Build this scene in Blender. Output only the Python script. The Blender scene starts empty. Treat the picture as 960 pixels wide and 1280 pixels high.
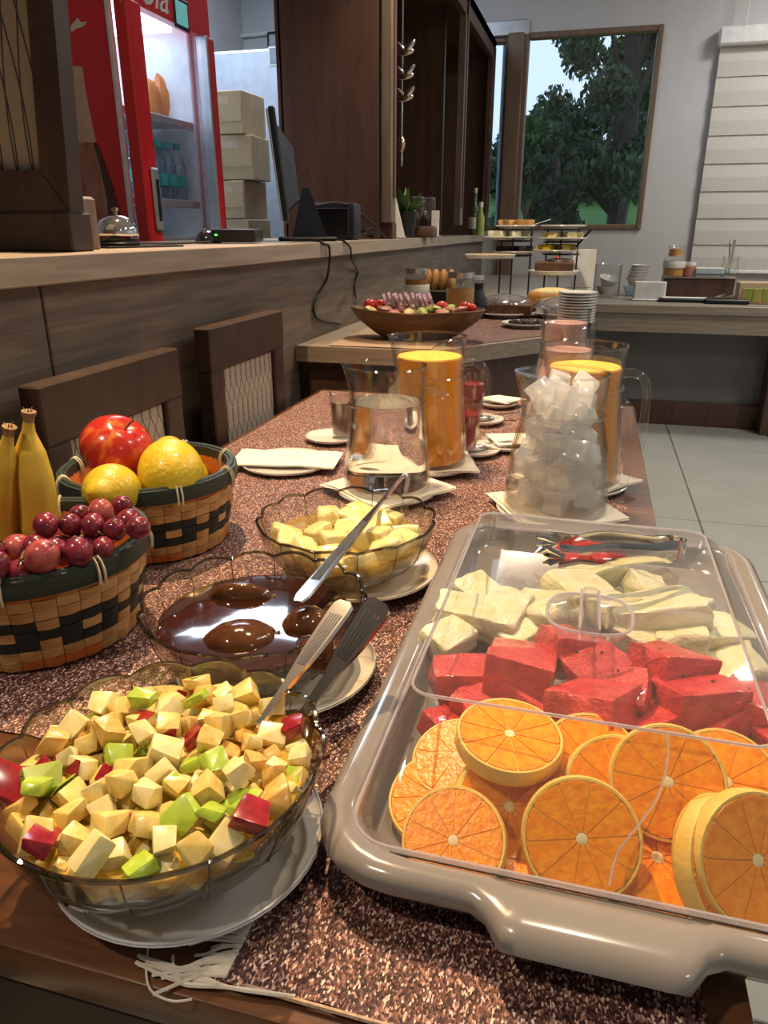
import bpy, bmesh, math, random
import numpy as np
from mathutils import Vector, Matrix, Euler, noise

PI = math.pi
scene = bpy.context.scene
C = scene.collection
rnd = random.Random(7)

# ---------------------------------------------------------------- camera, world, lights, exposure
EYE = Vector((0, 0, 1.17)); FPX = 924.0
PITCH = math.atan((640 - 287) / FPX); YAW = math.atan((748 - 480) / math.hypot(FPX, 640 - 287))
cam_d = bpy.data.cameras.new('camera'); cam = bpy.data.objects.new('camera', cam_d); C.objects.link(cam)
cam.location = EYE; cam.rotation_euler = (PI / 2 - PITCH, 0, YAW)
cam_d.sensor_fit = 'VERTICAL'; cam_d.sensor_height = 36; cam_d.lens = FPX / 1280 * 36; cam_d.clip_start = .01; cam_d.clip_end = 200
scene.camera = cam
vs = scene.view_settings
vs.view_transform = 'Standard'; vs.look = 'None'; vs.gamma = 1; vs.use_curve_mapping = False; vs.exposure = -0.1
scene.cycles.transparent_max_bounces = 32
scene.cycles.max_bounces = 12

w = bpy.data.worlds.new('sky'); scene.world = w; w.use_nodes = True
bg = w.node_tree.nodes['Background']; bg.inputs[0].default_value = (.60, .77, .96, 1); bg.inputs[1].default_value = 1.5

def lamp(kind, loc, energy, col, size=.3, aim=None, **k):
    d = bpy.data.lights.new('lamp', kind); o = bpy.data.objects.new('overhead_light', d); C.objects.link(o)
    o.location = loc; d.energy = energy; d.color = col
    if kind == 'AREA': d.size = size
    else: d.shadow_soft_size = size
    for a, b in k.items(): setattr(d, a, b)
    if aim: o.rotation_euler = (Vector(aim) - Vector(loc)).to_track_quat('-Z', 'Y').to_euler()
    return o
WARM = (1, .66, .36); NEUT = (1, .95, .88); COOL = (.72, .84, 1)
# warm spots over table and buffet, plus one added front fill
lamp('SPOT', (-.80, 1.40, 2.82), 340, WARM, .025, (-.40, .75, .75), spot_size=1.5, spot_blend=.6)
lamp('SPOT', (.10, 1.05, 2.82), 70, (1, .80, .58), .04, (0, .45, .75), spot_size=1.2, spot_blend=.6)
lamp('SPOT', (-1.05, -.45, 2.82), 85, (1, .84, .64), .05, (.0, .5, .75), spot_size=1.0, spot_blend=.7)  # added fill, brightens the orange slices from the front
lamp('SPOT', (-.30, 2.75, 2.82), 150, (1, .82, .6), .04, (-.35, 2.8, .85), spot_size=1.5, spot_blend=.6)
# unseen neutral fill lights at the ceiling, placed clear of lid reflections
for (x, y, e) in ((2.7, -1.4, 9), (2.1, 1.2, 17), (2.2, 3.3, 34), (1.5, 4.75, 32)):
    lamp('AREA', (x, y, 2.86), e, NEUT, .45, shape='DISK')
# cool unseen panel above the bar, enlarged for the syrup's blue reflection
lamp('AREA', (-1.8, 3.85, 2.86), 52, COOL, 1.3, shape='RECTANGLE', size_y=1.1)

# ---------------------------------------------------------------- pixel rays (to read real positions off a known height or depth)
_f = Vector((-math.sin(YAW) * math.cos(PITCH), math.cos(YAW) * math.cos(PITCH), -math.sin(PITCH)))
_r = Vector((math.cos(YAW), math.sin(YAW), 0)); _u = _r.cross(_f)
def ray(u, v): return _f + _r * ((u - 480) / FPX) - _u * ((v - 640) / FPX)
def PZ(u, v, z): d = ray(u, v); return EYE + d * ((z - EYE.z) / d.z)
def PY(u, v, y): d = ray(u, v); return EYE + d * (y / d.y)
def PX(u, v, x): d = ray(u, v); return EYE + d * (x / d.x)

# ---------------------------------------------------------------- materials
M = {}
def _nt(name):
    m = bpy.data.materials.new(name); m.use_nodes = True; nt = m.node_tree
    nt.nodes.clear(); out = nt.nodes.new('ShaderNodeOutputMaterial'); M[name] = m
    return m, nt, out
def N(nt, t, **k):
    n = nt.nodes.new('ShaderNode' + t)
    for a, b in k.items(): setattr(n, a, b)
    return n
def c4(c): return (c[0], c[1], c[2], 1)
def coords(nt, stretch=(1, 1, 1)):
    tc = N(nt, 'TexCoord'); mp = N(nt, 'Mapping'); mp.inputs['Scale'].default_value = stretch
    nt.links.new(tc.outputs['Object'], mp.inputs[0]); return mp.outputs[0]
def pm(name, col, rough=.5, metal=0, col2=None, nscale=20, stretch=(1, 1, 1), bump=0, bscale=None, lo=.35, hi=.65,
       coat=0, sss=0, trans=0, ior=1.45, alpha=1, emit=None, estr=0, detail=4, dist=0):
    """principled with procedural two-tone noise and optional fine relief"""
    m, nt, out = _nt(name); L = nt.links.new
    b = N(nt, 'BsdfPrincipled'); L(b.outputs[0], out.inputs[0])
    b.inputs['Roughness'].default_value = rough; b.inputs['Metallic'].default_value = metal
    b.inputs['IOR'].default_value = ior; b.inputs['Transmission Weight'].default_value = trans
    b.inputs['Coat Weight'].default_value = coat; b.inputs['Coat Roughness'].default_value = .08
    b.inputs['Alpha'].default_value = alpha
    if sss: b.inputs['Subsurface Weight'].default_value = sss; b.inputs['Subsurface Radius'].default_value = (.01, .006, .003); b.inputs['Subsurface Scale'].default_value = .6
    if emit: b.inputs['Emission Color'].default_value = c4(emit); b.inputs['Emission Strength'].default_value = estr
    if col2 is None: col2 = tuple(x * .86 for x in col)
    v = coords(nt, stretch)
    nz = N(nt, 'TexNoise'); nz.inputs['Scale'].default_value = nscale; nz.inputs['Detail'].default_value = detail; nz.inputs['Distortion'].default_value = dist
    L(v, nz.inputs['Vector'])
    rp = N(nt, 'ValToRGB'); rp.color_ramp.elements[0].position = lo; rp.color_ramp.elements[1].position = hi
    rp.color_ramp.elements[0].color = c4(col2); rp.color_ramp.elements[1].color = c4(col)
    L(nz.outputs[0], rp.inputs[0]); L(rp.outputs[0], b.inputs['Base Color'])
    if bump:
        bz = N(nt, 'TexNoise'); bz.inputs['Scale'].default_value = bscale or nscale * 4; L(v, bz.inputs['Vector'])
        bp = N(nt, 'Bump'); bp.inputs['Strength'].default_value = bump; bp.inputs['Distance'].default_value = .002
        L(bz.outputs[0], bp.inputs['Height']); L(bp.outputs[0], b.inputs['Normal'])
    return m
def mth(nt, op, a, b=None, c=None):
    n = N(nt, 'Math', operation=op)
    for i, x in enumerate((a, b, c)):
        if x is None: continue
        if isinstance(x, (int, float)): n.inputs[i].default_value = x
        else: nt.links.new(x, n.inputs[i])
    return n.outputs[0]
def glass(name, tint=(.97, .97, .96), edge=(.55, .55, .52), f0=.04, rough=.02, haze=0, hazecol=(.8, .8, .8)):
    """clear thin-walled glass or plastic: transmits straight through, Schlick reflection, darker where seen edge-on"""
    m, nt, out = _nt(name); L = nt.links.new
    lw = N(nt, 'LayerWeight'); lw.inputs[0].default_value = .5
    fc = lw.outputs['Facing']
    fres = mth(nt, 'MULTIPLY_ADD', mth(nt, 'POWER', fc, 5.0), .7, f0)
    rp = N(nt, 'ValToRGB'); rp.color_ramp.elements[0].color = c4(tint); rp.color_ramp.elements[1].color = c4(edge)
    rp.color_ramp.elements[0].position = .45; L(fc, rp.inputs[0])
    nz = N(nt, 'TexNoise'); nz.inputs['Scale'].default_value = 9; L(coords(nt), nz.inputs['Vector'])
    rr = mth(nt, 'MULTIPLY_ADD', nz.outputs[0], .03, rough)
    t = N(nt, 'BsdfTransparent'); L(rp.outputs[0], t.inputs[0])
    g = N(nt, 'BsdfGlossy'); g.inputs[0].default_value = (1, 1, 1, 1); L(rr, g.inputs['Roughness'])
    src = t.outputs[0]
    if haze:
        d0 = N(nt, 'BsdfDiffuse'); d0.inputs[0].default_value = c4(hazecol); d1 = N(nt, 'BsdfTranslucent'); d1.inputs[0].default_value = c4(hazecol); d = N(nt, 'MixShader'); d.inputs[0].default_value = .5; L(d0.outputs[0], d.inputs[1]); L(d1.outputs[0], d.inputs[2])
        mh = N(nt, 'MixShader'); mh.inputs[0].default_value = haze; L(src, mh.inputs[1]); L(d.outputs[0], mh.inputs[2]); src = mh.outputs[0]
    mx = N(nt, 'MixShader'); L(fres, mx.inputs[0]); L(src, mx.inputs[1]); L(g.outputs[0], mx.inputs[2]); L(mx.outputs[0], out.inputs[0])
    return m

WALN = dict(stretch=(2, 2, .25), nscale=14)
pm('wall', (.55, .55, .55), .85, col2=(.52, .52, .53), nscale=3, bump=.05)
pm('wall_shaded', (.20, .20, .195), .85, nscale=3)  # wall grey with the shade under the back counter put into it
pm('ceiling', (.72, .72, .70), .9, nscale=3)
pm('tile', (.42, .43, .395), .22, col2=(.385, .395, .365), nscale=4)
pm('grout', (.16, .16, .15), .9)
pm('oak', (.175, .132, .10), .5, col2=(.105, .078, .06), nscale=7, stretch=(6, .55, 9), bump=.08, dist=.6)
pm('oak_top', (.36, .30, .235), .42, col2=(.27, .22, .17), nscale=7, stretch=(7, .6, 12), bump=.05, dist=.5)
pm('oak_x', (.36, .30, .235), .42, col2=(.27, .22, .17), nscale=7, stretch=(.6, 7, 12), bump=.05, dist=.5)
pm('walnut', (.105, .055, .04), .38, col2=(.07, .036, .027), bump=.05, **WALN)
pm('walnut_lite', (.20, .15, .11), .4, col2=(.14, .10, .075), **WALN)
pm('chairwood', (.055, .032, .021), .45, col2=(.034, .020, .014), nscale=10, stretch=(3, .6, 1))
pm('tablewood_shaded', (.03, .014, .008), .4, nscale=8, stretch=(.6, 6, 6)); pm('tablewood', (.15, .062, .025), .25, col2=(.075, .03, .014), nscale=9, stretch=(.6, 8, 8), bump=.04, dist=.5, coat=.3)  # first wood has the shade below the table front put into its colour
pm('black', (.012, .012, .014), .4); pm('blackgloss', (.01, .012, .018), .12, coat=.5)
pm('navy', (.010, .013, .026), .5); pm('cord', (.015, .013, .012), .5); pm('cordwhite', (.75, .78, .75), .5)
pm('steel', (.78, .76, .73), .16, 1, col2=(.66, .64, .62), nscale=40, stretch=(1, 1, 5))
pm('chrome', (.85, .84, .82), .06, 1); pm('darksteel', (.30, .27, .25), .18, 1)
pm('ceramic', (.72, .70, .66), .18, coat=.5, col2=(.69, .67, .63)); pm('ceramic_blue', (.60, .63, .66), .2, coat=.5)
pm('ceramic_cream', (.74, .68, .55), .2, coat=.5)
pm('paper', (.78, .73, .63), .9, col2=(.74, .68, .58), nscale=30, bump=.15); pm('paperwhite', (.78, .77, .74), .9, bump=.1)
pm('tray', (.235, .22, .21), .18, col2=(.215, .20, .19), nscale=6, coat=.6)
pm('card', (.56, .44, .26), .85, col2=(.48, .36, .21), nscale=8); pm('tape', (.62, .50, .33), .5)
pm('fridgered', (.72, .018, .022), .28, coat=.4, col2=(.66, .014, .018), nscale=3); pm('fridgewhite', (.80, .85, .9), .4)
pm('white', (.8, .8, .8), .45); pm('freezer', (.62, .72, .86), .35)  # white freezer: blue cast of the light is put into its colour
pm('greenrim', (.028, .045, .038), .45, col2=(.02, .03, .026), nscale=60, stretch=(1, 1, 4), bump=.2)
pm('splint_tan', (.58, .34, .13), .55, col2=(.46, .25, .085), nscale=60, stretch=(1, 1, 6), bump=.25)
pm('splint_pale', (.66, .42, .18), .55, col2=(.55, .33, .13), nscale=60, stretch=(1, 1, 6), bump=.25)
pm('splint_orange', (.62, .19, .035), .5, col2=(.50, .15, .03), nscale=60, stretch=(1, 1, 6), bump=.25)
pm('splint_dark', (.016, .026, .024), .5, col2=(.010, .016, .016), nscale=60, stretch=(1, 1, 6), bump=.25)
pm('tie', (.66, .58, .40), .6)
pm('apple', (.42, .022, .015), .22, col2=(.62, .19, .03), nscale=46, stretch=(1.5, 1.5, .22), lo=.28, hi=.50, coat=.3, detail=7)
pm('lemon', (.66, .46, .025), .38, col2=(.52, .40, .02), nscale=14, bump=.5, bscale=160, coat=.2)
pm('banana', (.66, .43, .05), .42, col2=(.55, .40, .05), nscale=16, stretch=(1, 1, .3)); pm('bananatip', (.36, .23, .10), .8, col2=(.14, .08, .04), nscale=90)
pm('grape', (.25, .026, .045), .22, col2=(.10, .012, .03), nscale=1.3, coat=.35, sss=.1); pm('grapelite', (.46, .12, .095), .25, col2=(.30, .04, .06), nscale=1.3, coat=.3, sss=.1)
pm('stem', (.17, .12, .045), .8)
pm('dice_yellow', (.76, .62, .24), .3, col2=(.68, .48, .12), nscale=1.2, sss=.15, coat=.3); pm('dice_pale', (.78, .70, .40), .3, col2=(.70, .60, .24), nscale=1.2, sss=.15, coat=.3)
pm('dice_peach', (.74, .50, .15), .3, col2=(.62, .34, .07), nscale=1.2, sss=.15, coat=.3)
pm('skin_green', (.42, .56, .06), .25, col2=(.34, .48, .05), nscale=1.5, coat=.4); pm('skin_red', (.34, .018, .022), .22, col2=(.20, .01, .02), nscale=1.5, coat=.5)
pm('kiwi', (.34, .40, .05), .35, col2=(.22, .28, .03), nscale=70, coat=.3); pm('kiwiseed', (.02, .015, .01), .4)
pm('melon', (.78, .75, .56), .35, col2=(.64, .64, .36), nscale=1.6, sss=.2, bump=.6, bscale=7)
pm('watermelon', (.66, .06, .055), .3, col2=(.44, .018, .024), nscale=2.2, sss=.1, bump=1, bscale=9, lo=.3, hi=.6, coat=.5); pm('seed', (.02, .01, .008), .3)
pm('pulp', (.95, .37, .001), .32, col2=(.88, .26, .0005), nscale=170, stretch=(1, 1, 1), bump=.35, bscale=260, coat=.15, sss=.15)
pm('pith', (.92, .52, .04), .45, col2=(.90, .46, .02), nscale=40); pm('rind', (.80, .58, .15), .5, col2=(.74, .46, .06), nscale=30, bump=.3, bscale=200); pm('orangecore', (.86, .76, .45), .6)
pm('pear', (.78, .69, .36), .28, col2=(.70, .58, .20), nscale=1.4, sss=.2, coat=.4)
pm('fig', (.105, .038, .010), .12, col2=(.055, .018, .006), nscale=30, stretch=(1, 1, 1), bump=.3, coat=.6)
pm('syrup', (.030, .009, .004), .03, coat=1)
pm('ojuice', (.88, .36, .012), .28, col2=(.82, .31, .01), nscale=10, coat=.6); pm('ojfoam', (.90, .55, .10), .5, col2=(.86, .46, .05), nscale=60)
pm('pinkmilk', (.66, .40, .37), .35, col2=(.62, .36, .33), coat=.4); pm('redjuice', (.24, .010, .022), .1, coat=.7); pm('choco', (.17, .10, .07), .4, coat=.4)
pm('water', (.96, .97, .97), .0, trans=1, ior=1.33, col2=(.95, .96, .96)); pm('icewater', (.84, .82, .78), .12, trans=1, ior=1.2, col2=(.82, .80, .77))
pm('ice', (.90, .92, .94), .22, trans=.55, ior=1.31, col2=(.80, .83, .86), nscale=60)
glass('glass', (.975, .978, .972), (.62, .63, .60), f0=.05); glass('bowlglass', (.975, .965, .94), (.62, .57, .46), f0=.05)
glass('smokerim', (.42, .38, .30), (.06, .05, .035), f0=.14); glass('lid', (.975, .975, .975), (.80, .80, .80), f0=.075, haze=.045, hazecol=(.9, .9, .93), rough=.03)
glass('juicebody', (.96, .78, .25), (.80, .52, .08), f0=.05, haze=.62, hazecol=(.95, .70, .12)); glass('pearbody', (.97, .88, .50), (.85, .70, .30), f0=.05, haze=.25, hazecol=(.80, .68, .28)); glass('icebody', (.95, .95, .94), (.8, .8, .8), f0=.04, haze=.16, hazecol=(.95, .90, .86)); glass('icecube', (.96, .97, .98), (.70, .72, .75), f0=.10, rough=.06, haze=.46, hazecol=(1, 1, 1))
glass('edge_glint', (.88, .88, .93), (.6, .6, .68), f0=.2, haze=.42, hazecol=(.88, .88, .95)); glass('pane', (.95, .96, .97), (.8, .8, .8)); glass('wrap', (.85, .85, .88), (.6, .6, .6), f0=.22, rough=.12, haze=.12)  # bright highlights along clear edges put into a pale haze colour
glass('pet', (.80, .90, .95), (.35, .45, .5), f0=.1)
pm('syrupjuice', (.72, .46, .03), .08, trans=.6, ior=1.2, col2=(.66, .40, .02), coat=.5); pm('pearjuice', (.80, .66, .22), .05, trans=.75, ior=1.15, col2=(.76, .60, .16), coat=.5)
pm('winframe', (.20, .135, .095), .4, col2=(.15, .10, .07), nscale=8, stretch=(3, 3, .4)); pm('alu', (.50, .52, .54), .35, .6)
pm('blind_opaque', (.66, .63, .58), .85, nscale=80, stretch=(1, 1, 4)); pm('blind_sheer', (.58, .555, .515), .8, nscale=120)  # daylight behind the blind put into its pale colours
pm('lawn', (.07, .17, .03), .95, col2=(.04, .12, .02), nscale=6); pm('leafdark', (.035, .075, .030), .7, col2=(.016, .040, .018), nscale=1.2); pm('leafmid', (.055, .12, .035), .7, col2=(.025, .065, .02), nscale=1.2)
pm('bark', (.055, .045, .038), .9, nscale=6); pm('fabric', (.42, .36, .28), .9)
pm('bluepole', (.16, .20, .29), .5); pm('brass', (.78, .62, .36), .14, 1)
pm('olivewood', (.17, .085, .032), .45, col2=(.09, .042, .017), nscale=14, stretch=(.8, 4, 4)); pm('tomato', (.58, .03, .02), .25, coat=.4); pm('onion', (.66, .52, .58), .35, col2=(.46, .22, .36), nscale=40)
pm('lettuce', (.42, .48, .12), .5, col2=(.26, .36, .06), nscale=30); pm('ham', (.55, .26, .20), .5, col2=(.42, .15, .11), nscale=25); pm('cheese', (.78, .66, .30), .5)
pm('burlap', (.52, .38, .27), .95, col2=(.38, .26, .18), nscale=220, bump=.4)
pm('honey', (.42, .19, .03), .2, coat=.5); pm('labelpaper', (.70, .68, .60), .8); pm('cakebrown', (.14, .065, .03), .8, col2=(.09, .04, .02), nscale=50, bump=.4); pm('cakegold', (.52, .25, .07), .75, col2=(.38, .16, .045), nscale=40, bump=.3)
pm('icing', (.035, .02, .018), .4); pm('bun', (.58, .32, .11), .6, col2=(.42, .20, .06), nscale=30); pm('foil', (.72, .72, .76), .2, .85, nscale=30, bump=.6, bscale=90)
pm('wire', (.03, .03, .035), .4, .5); pm('teal', (.03, .40, .42), .4); pm('orangecap', (.80, .30, .03), .4); pm('amber', (.55, .28, .05), .3, coat=.4)
pm('orangegoods', (.75, .30, .06), .5, col2=(.62, .18, .05), nscale=14); pm('greenbox', (.26, .32, .05), .5, col2=(.45, .33, .10), nscale=22, lo=.45, hi=.55); pm('greenleaf', (.08, .17, .04), .5)
pm('bottlegreen', (.06, .09, .03), .1, coat=.6); pm('led', (.1, .8, .1), .4, emit=(.1, 1, .15), estr=3); pm('screen', (.02, .03, .04), .2)
pm('fridgelamp', (.9, .95, 1), .4, emit=(.62, .80, 1), estr=5); pm('display', (.1, .3, .3), .3, emit=(.25, .8, .75), estr=.35); pm('stickerink', (.25, .3, .36), .6)
pm('bottle_pale', (.70, .47, .38), .5); pm('bottle_cola', (.30, .09, .05), .5, col2=(.60, .33, .24), nscale=18, stretch=(1, 1, .25)); pm('bottle_dark', (.10, .045, .03), .5)
pm('sparkle', (.85, .3, .3), .5); pm('yellowlight', (.9, .8, .4), .4); pm('fringe', (.72, .66, .58), .9)

def runner_mat():
    m, nt, out = _nt('runner'); L = nt.links.new
    b = N(nt, 'BsdfPrincipled'); L(b.outputs[0], out.inputs[0]); b.inputs['Roughness'].default_value = .55
    v = coords(nt, (1, .55, 1)); vo = N(nt, 'TexVoronoi'); vo.inputs['Scale'].default_value = 860; L(v, vo.inputs['Vector'])
    sp = N(nt, 'SeparateColor'); L(vo.outputs['Color'], sp.inputs[0])
    rp = N(nt, 'ValToRGB'); e = rp.color_ramp.elements
    e[0].position = 0; e[0].color = (.020, .008, .009, 1); e[1].position = .98; e[1].color = (.82, .62, .54, 1)
    for p, c in ((.40, (.060, .018, .017, 1)), (.64, (.15, .055, .043, 1)), (.82, (.36, .18, .14, 1))): x = e.new(p); x.color = c
    L(sp.outputs[0], rp.inputs[0]); L(rp.outputs[0], b.inputs['Base Color'])
    bp = N(nt, 'Bump'); bp.inputs['Strength'].default_value = .7; bp.inputs['Distance'].default_value = .001
    L(vo.outputs['Distance'], bp.inputs['Height']); L(bp.outputs[0], b.inputs['Normal'])
runner_mat()
def pattern_mat(name, base, line, kx, kz):
    """printed net of wavy lines on upholstery fabric; uses object x (across) and z (up)"""
    m, nt, out = _nt(name); L = nt.links.new
    b = N(nt, 'BsdfPrincipled'); L(b.outputs[0], out.inputs[0]); b.inputs['Roughness'].default_value = .85
    tc = N(nt, 'TexCoord'); s = N(nt, 'SeparateXYZ'); L(tc.outputs['Object'], s.inputs[0])
    sw = mth(nt, 'MULTIPLY', mth(nt, 'SINE', mth(nt, 'MULTIPLY', s.outputs[2], kz)), 1.9)
    ls = []
    for sg in (1, -1):
        ph = mth(nt, 'MULTIPLY_ADD', sw, sg, mth(nt, 'MULTIPLY', s.outputs[0], kx))
        ls.append(mth(nt, 'LESS_THAN', mth(nt, 'ABSOLUTE', mth(nt, 'SINE', ph)), .17))
    f = mth(nt, 'MAXIMUM', ls[0], ls[1])
    mx = N(nt, 'MixRGB'); mx.inputs[1].default_value = c4(base); mx.inputs[2].default_value = c4(line); L(f, mx.inputs[0]); L(mx.outputs[0], b.inputs['Base Color'])
pattern_mat('chairfabric', (.40, .345, .27), (.10, .085, .07), 120, 34)
pattern_mat('panelfabric', (.27, .24, .20), (.045, .042, .05), 105, 9)

# ---------------------------------------------------------------- geometry helpers
class G:
    def __init__(s): s.v = []; s.f = []
    def add(s, v, f, mx=None):
        n = len(s.v); s.v += [tuple(mx @ Vector(p)) if mx else tuple(p) for p in v]; s.f += [tuple(i + n for i in q) for q in f]; return s
    def box(s, c, d, bev=0, mx=None, seg=1):
        if bev <= 0:
            x, y, z = d[0] / 2, d[1] / 2, d[2] / 2
            v = [(c[0] + a * x, c[1] + b * y, c[2] + e * z) for e in (-1, 1) for b in (-1, 1) for a in (-1, 1)]
            return s.add(v, [(0, 2, 3, 1), (4, 5, 7, 6), (0, 1, 5, 4), (2, 6, 7, 3), (0, 4, 6, 2), (1, 3, 7, 5)], mx)
        bm = bmesh.new(); bmesh.ops.create_cube(bm, size=1)
        for q in bm.verts: q.co = Vector((c[0] + q.co.x * d[0], c[1] + q.co.y * d[1], c[2] + q.co.z * d[2]))
        bmesh.ops.bevel(bm, geom=list(bm.edges), offset=bev, segments=seg, affect='EDGES', profile=.5)
        bm.verts.index_update(); s.add([q.co[:] for q in bm.verts], [[q.index for q in fc.verts] for fc in bm.faces], mx); bm.free(); return s
    def lathe(s, prof, seg=32, rf=None, zf=None, mx=None, close=False):
        """prof: (r, z) list; rf(r,z,angle) / zf(r,z,angle) may modulate"""
        v = []; f = []; n = len(prof)
        for k in range(seg):
            a = 2 * PI * k / seg
            for (r, z) in prof:
                R = rf(r, z, a) if rf else r; Z = zf(r, z, a) if zf else z
                v.append((R * math.cos(a), R * math.sin(a), Z))
        for k in range(seg):
            k2 = (k + 1) % seg
            for i in range(n - 1 if not close else n):
                j = (i + 1) % n; f.append((k * n + i, k2 * n + i, k2 * n + j, k * n + j))
        return s.add(v, f, mx)
    def tube(s, pts, r, seg=8, closed=False, mx=None, flat=1):
        pts = [Vector(p) for p in pts]; n = len(pts); v = []; f = []; up = None
        rs = r if isinstance(r, (list, tuple)) else [r] * n
        for i, p in enumerate(pts):
            a = pts[(i - 1) % n] if (closed or i > 0) else p; b = pts[(i + 1) % n] if (closed or i < n - 1) else p
            t = (b - a).normalized() if (b - a).length > 1e-9 else Vector((0, 0, 1))
            if up is None: up = Vector((0, 0, 1)) if abs(t.z) < .9 else Vector((1, 0, 0))
            x = up.cross(t); x = x.normalized() if x.length > 1e-6 else t.orthogonal().normalized(); y = t.cross(x); up = y
            for k in range(seg):
                q = 2 * PI * k / seg; v.append(p + x * (rs[i] * math.cos(q)) + y * (rs[i] * flat * math.sin(q)))
        for i in range(n if closed else n - 1):
            j = (i + 1) % n
            for k in range(seg):
                k2 = (k + 1) % seg; f.append((i * seg + k, i * seg + k2, j * seg + k2, j * seg + k))
        if not closed: f.append(tuple(reversed(range(seg)))); f.append(tuple((n - 1) * seg + k for k in range(seg)))
        return s.add(v, f, mx)
    def ell(s, c, r, seg=16, rings=10, mx=None, fn=None):
        v = [(0, 0, -1)]; f = []
        for i in range(1, rings):
            t = PI * i / rings
            for k in range(seg): v.append((math.sin(t) * math.cos(2 * PI * k / seg), math.sin(t) * math.sin(2 * PI * k / seg), -math.cos(t)))
        v.append((0, 0, 1)); e = len(v) - 1
        for k in range(seg):
            k2 = (k + 1) % seg; f.append((0, 1 + k2, 1 + k)); f.append((e, e - seg + k, e - seg + k2))
            for i in range(rings - 2): f.append((1 + i * seg + k, 1 + i * seg + k2, 1 + (i + 1) * seg + k2, 1 + (i + 1) * seg + k))
        if fn: v = [fn(Vector(p)) for p in v]
        if not isinstance(r, (tuple, list)): r = (r, r, r)
        return s.add([(c[0] + p[0] * r[0], c[1] + p[1] * r[1], c[2] + p[2] * r[2]) for p in v], f, mx)
    def prism(s, poly, z0, z1, mx=None):
        n = len(poly); v = [(x, y, z0) for x, y in poly] + [(x, y, z1) for x, y in poly]
        return s.add(v, [tuple(reversed(range(n))), tuple(range(n, 2 * n))] + [(i, (i + 1) % n, n + (i + 1) % n, n + i) for i in range(n)], mx)
    def loft(s, loops, cap0=True, cap1=True, mx=None):
        n = len(loops[0]); v = [p for l in loops for p in l]; f = []
        for a in range(len(loops) - 1):
            for i in range(n): j = (i + 1) % n; f.append((a * n + i, a * n + j, (a + 1) * n + j, (a + 1) * n + i))
        if cap0: f.append(tuple(reversed(range(n))))
        if cap1: f.append(tuple((len(loops) - 1) * n + i for i in range(n)))
        return s.add(v, f, mx)
    def mesh(s, name, mat, smooth=35):
        me = bpy.data.meshes.new(name); me.from_pydata(s.v, [], s.f); me.validate()
        bm = bmesh.new(); bm.from_mesh(me); bmesh.ops.recalc_face_normals(bm, faces=bm.faces); bm.to_mesh(me); bm.free()
        me.materials.append(M[mat])
        if smooth:
            me.polygons.foreach_set('use_smooth', [True] * len(me.polygons)); me.set_sharp_from_angle(angle=math.radians(smooth))
        return me
def obj(name, me, parent=None, loc=(0, 0, 0), rot=(0, 0, 0), sc=None):
    o = bpy.data.objects.new(name, me); C.objects.link(o); o.location = loc; o.rotation_euler = rot
    if sc: o.scale = sc
    if parent: o.parent = parent
    return o
def part(name, g, mat, parent, smooth=35, **k): return obj(name, g.mesh(name, mat, smooth), parent, **k)
def tag(o, label, cat, group=None):
    o['label'] = label; o['category'] = cat
    if group: o['group'] = group
    return o
def thing(name, label, cat, loc=(0, 0, 0), rz=0, group=None):
    o = bpy.data.objects.new(name, None); C.objects.link(o); o.location = loc; o.rotation_euler = (0, 0, rz); o.empty_display_size = .05
    return tag(o, label, cat, group)
def solo(name, label, cat, g, mat, loc=(0, 0, 0), rot=(0, 0, 0), group=None, smooth=35, sc=None):
    return tag(obj(name, g.mesh(name, mat, smooth), None, loc, rot, sc), label, cat, group)
def struct(name, g, mat, label=None, smooth=0, parent=None, loc=(0, 0, 0)):
    o = obj(name, g.mesh(name, mat, smooth), parent, loc)
    if not parent: o['kind'] = 'structure'; o['label'] = label; o['category'] = name.split('_')[0]
    return o
def dup(root, loc, rz=None, label=None, group=None):
    r = root.copy(); C.objects.link(r); r.location = loc
    if rz is not None: r.rotation_euler = (0, 0, rz)
    if label: r['label'] = label
    if group: r['group'] = group
    for ch in list(root.children):
        c = ch.copy(); C.objects.link(c); c.parent = r
        for g in ch.children: d = g.copy(); C.objects.link(d); d.parent = c
    return r
def smooth_path(pts, n=8):
    pts = [Vector(p) for p in pts]; out = []
    P = [pts[0]] + pts + [pts[-1]]
    for i in range(1, len(P) - 2):
        for k in range(n):
            t = k / n; a, b, c, d = P[i - 1], P[i], P[i + 1], P[i + 2]
            out.append(.5 * ((2 * b) + (c - a) * t + (2 * a - 5 * b + 4 * c - d) * t * t + (3 * b - a - 3 * c + d) * t ** 3))
    out.append(pts[-1]); return out
def rrect(x0, x1, y0, y1, r, z, n=6, bulge=0, bw=.07):
    """rounded rectangle loop with equal vertex counts; bulge pushes the middle of the y ends outward (handles)"""
    p = []
    for cx, cy, a0 in ((x1 - r, y0 + r, -PI / 2), (x1 - r, y1 - r, 0), (x0 + r, y1 - r, PI / 2), (x0 + r, y0 + r, PI)):
        for k in range(n + 1): a = a0 + PI / 2 * k / n; p.append((cx + r * math.cos(a), cy + r * math.sin(a), z))
        if a0 == 0 or a0 == PI:
            xa, xb = (x1 - r, x0 + r) if a0 == 0 else (x0 + r, x1 - r); yy = y1 if a0 == 0 else y0; sg = 1 if a0 == 0 else -1
            mid = (xa + xb) / 2
            for k in range(1, 24):
                x = xa + (xb - xa) * k / 24; d = abs(x - mid); t = min(1, max(0, (bw - d) / .018)); t = t * t * (3 - 2 * t)
                p.append((x, yy + sg * bulge * t, z))
    return p

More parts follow.
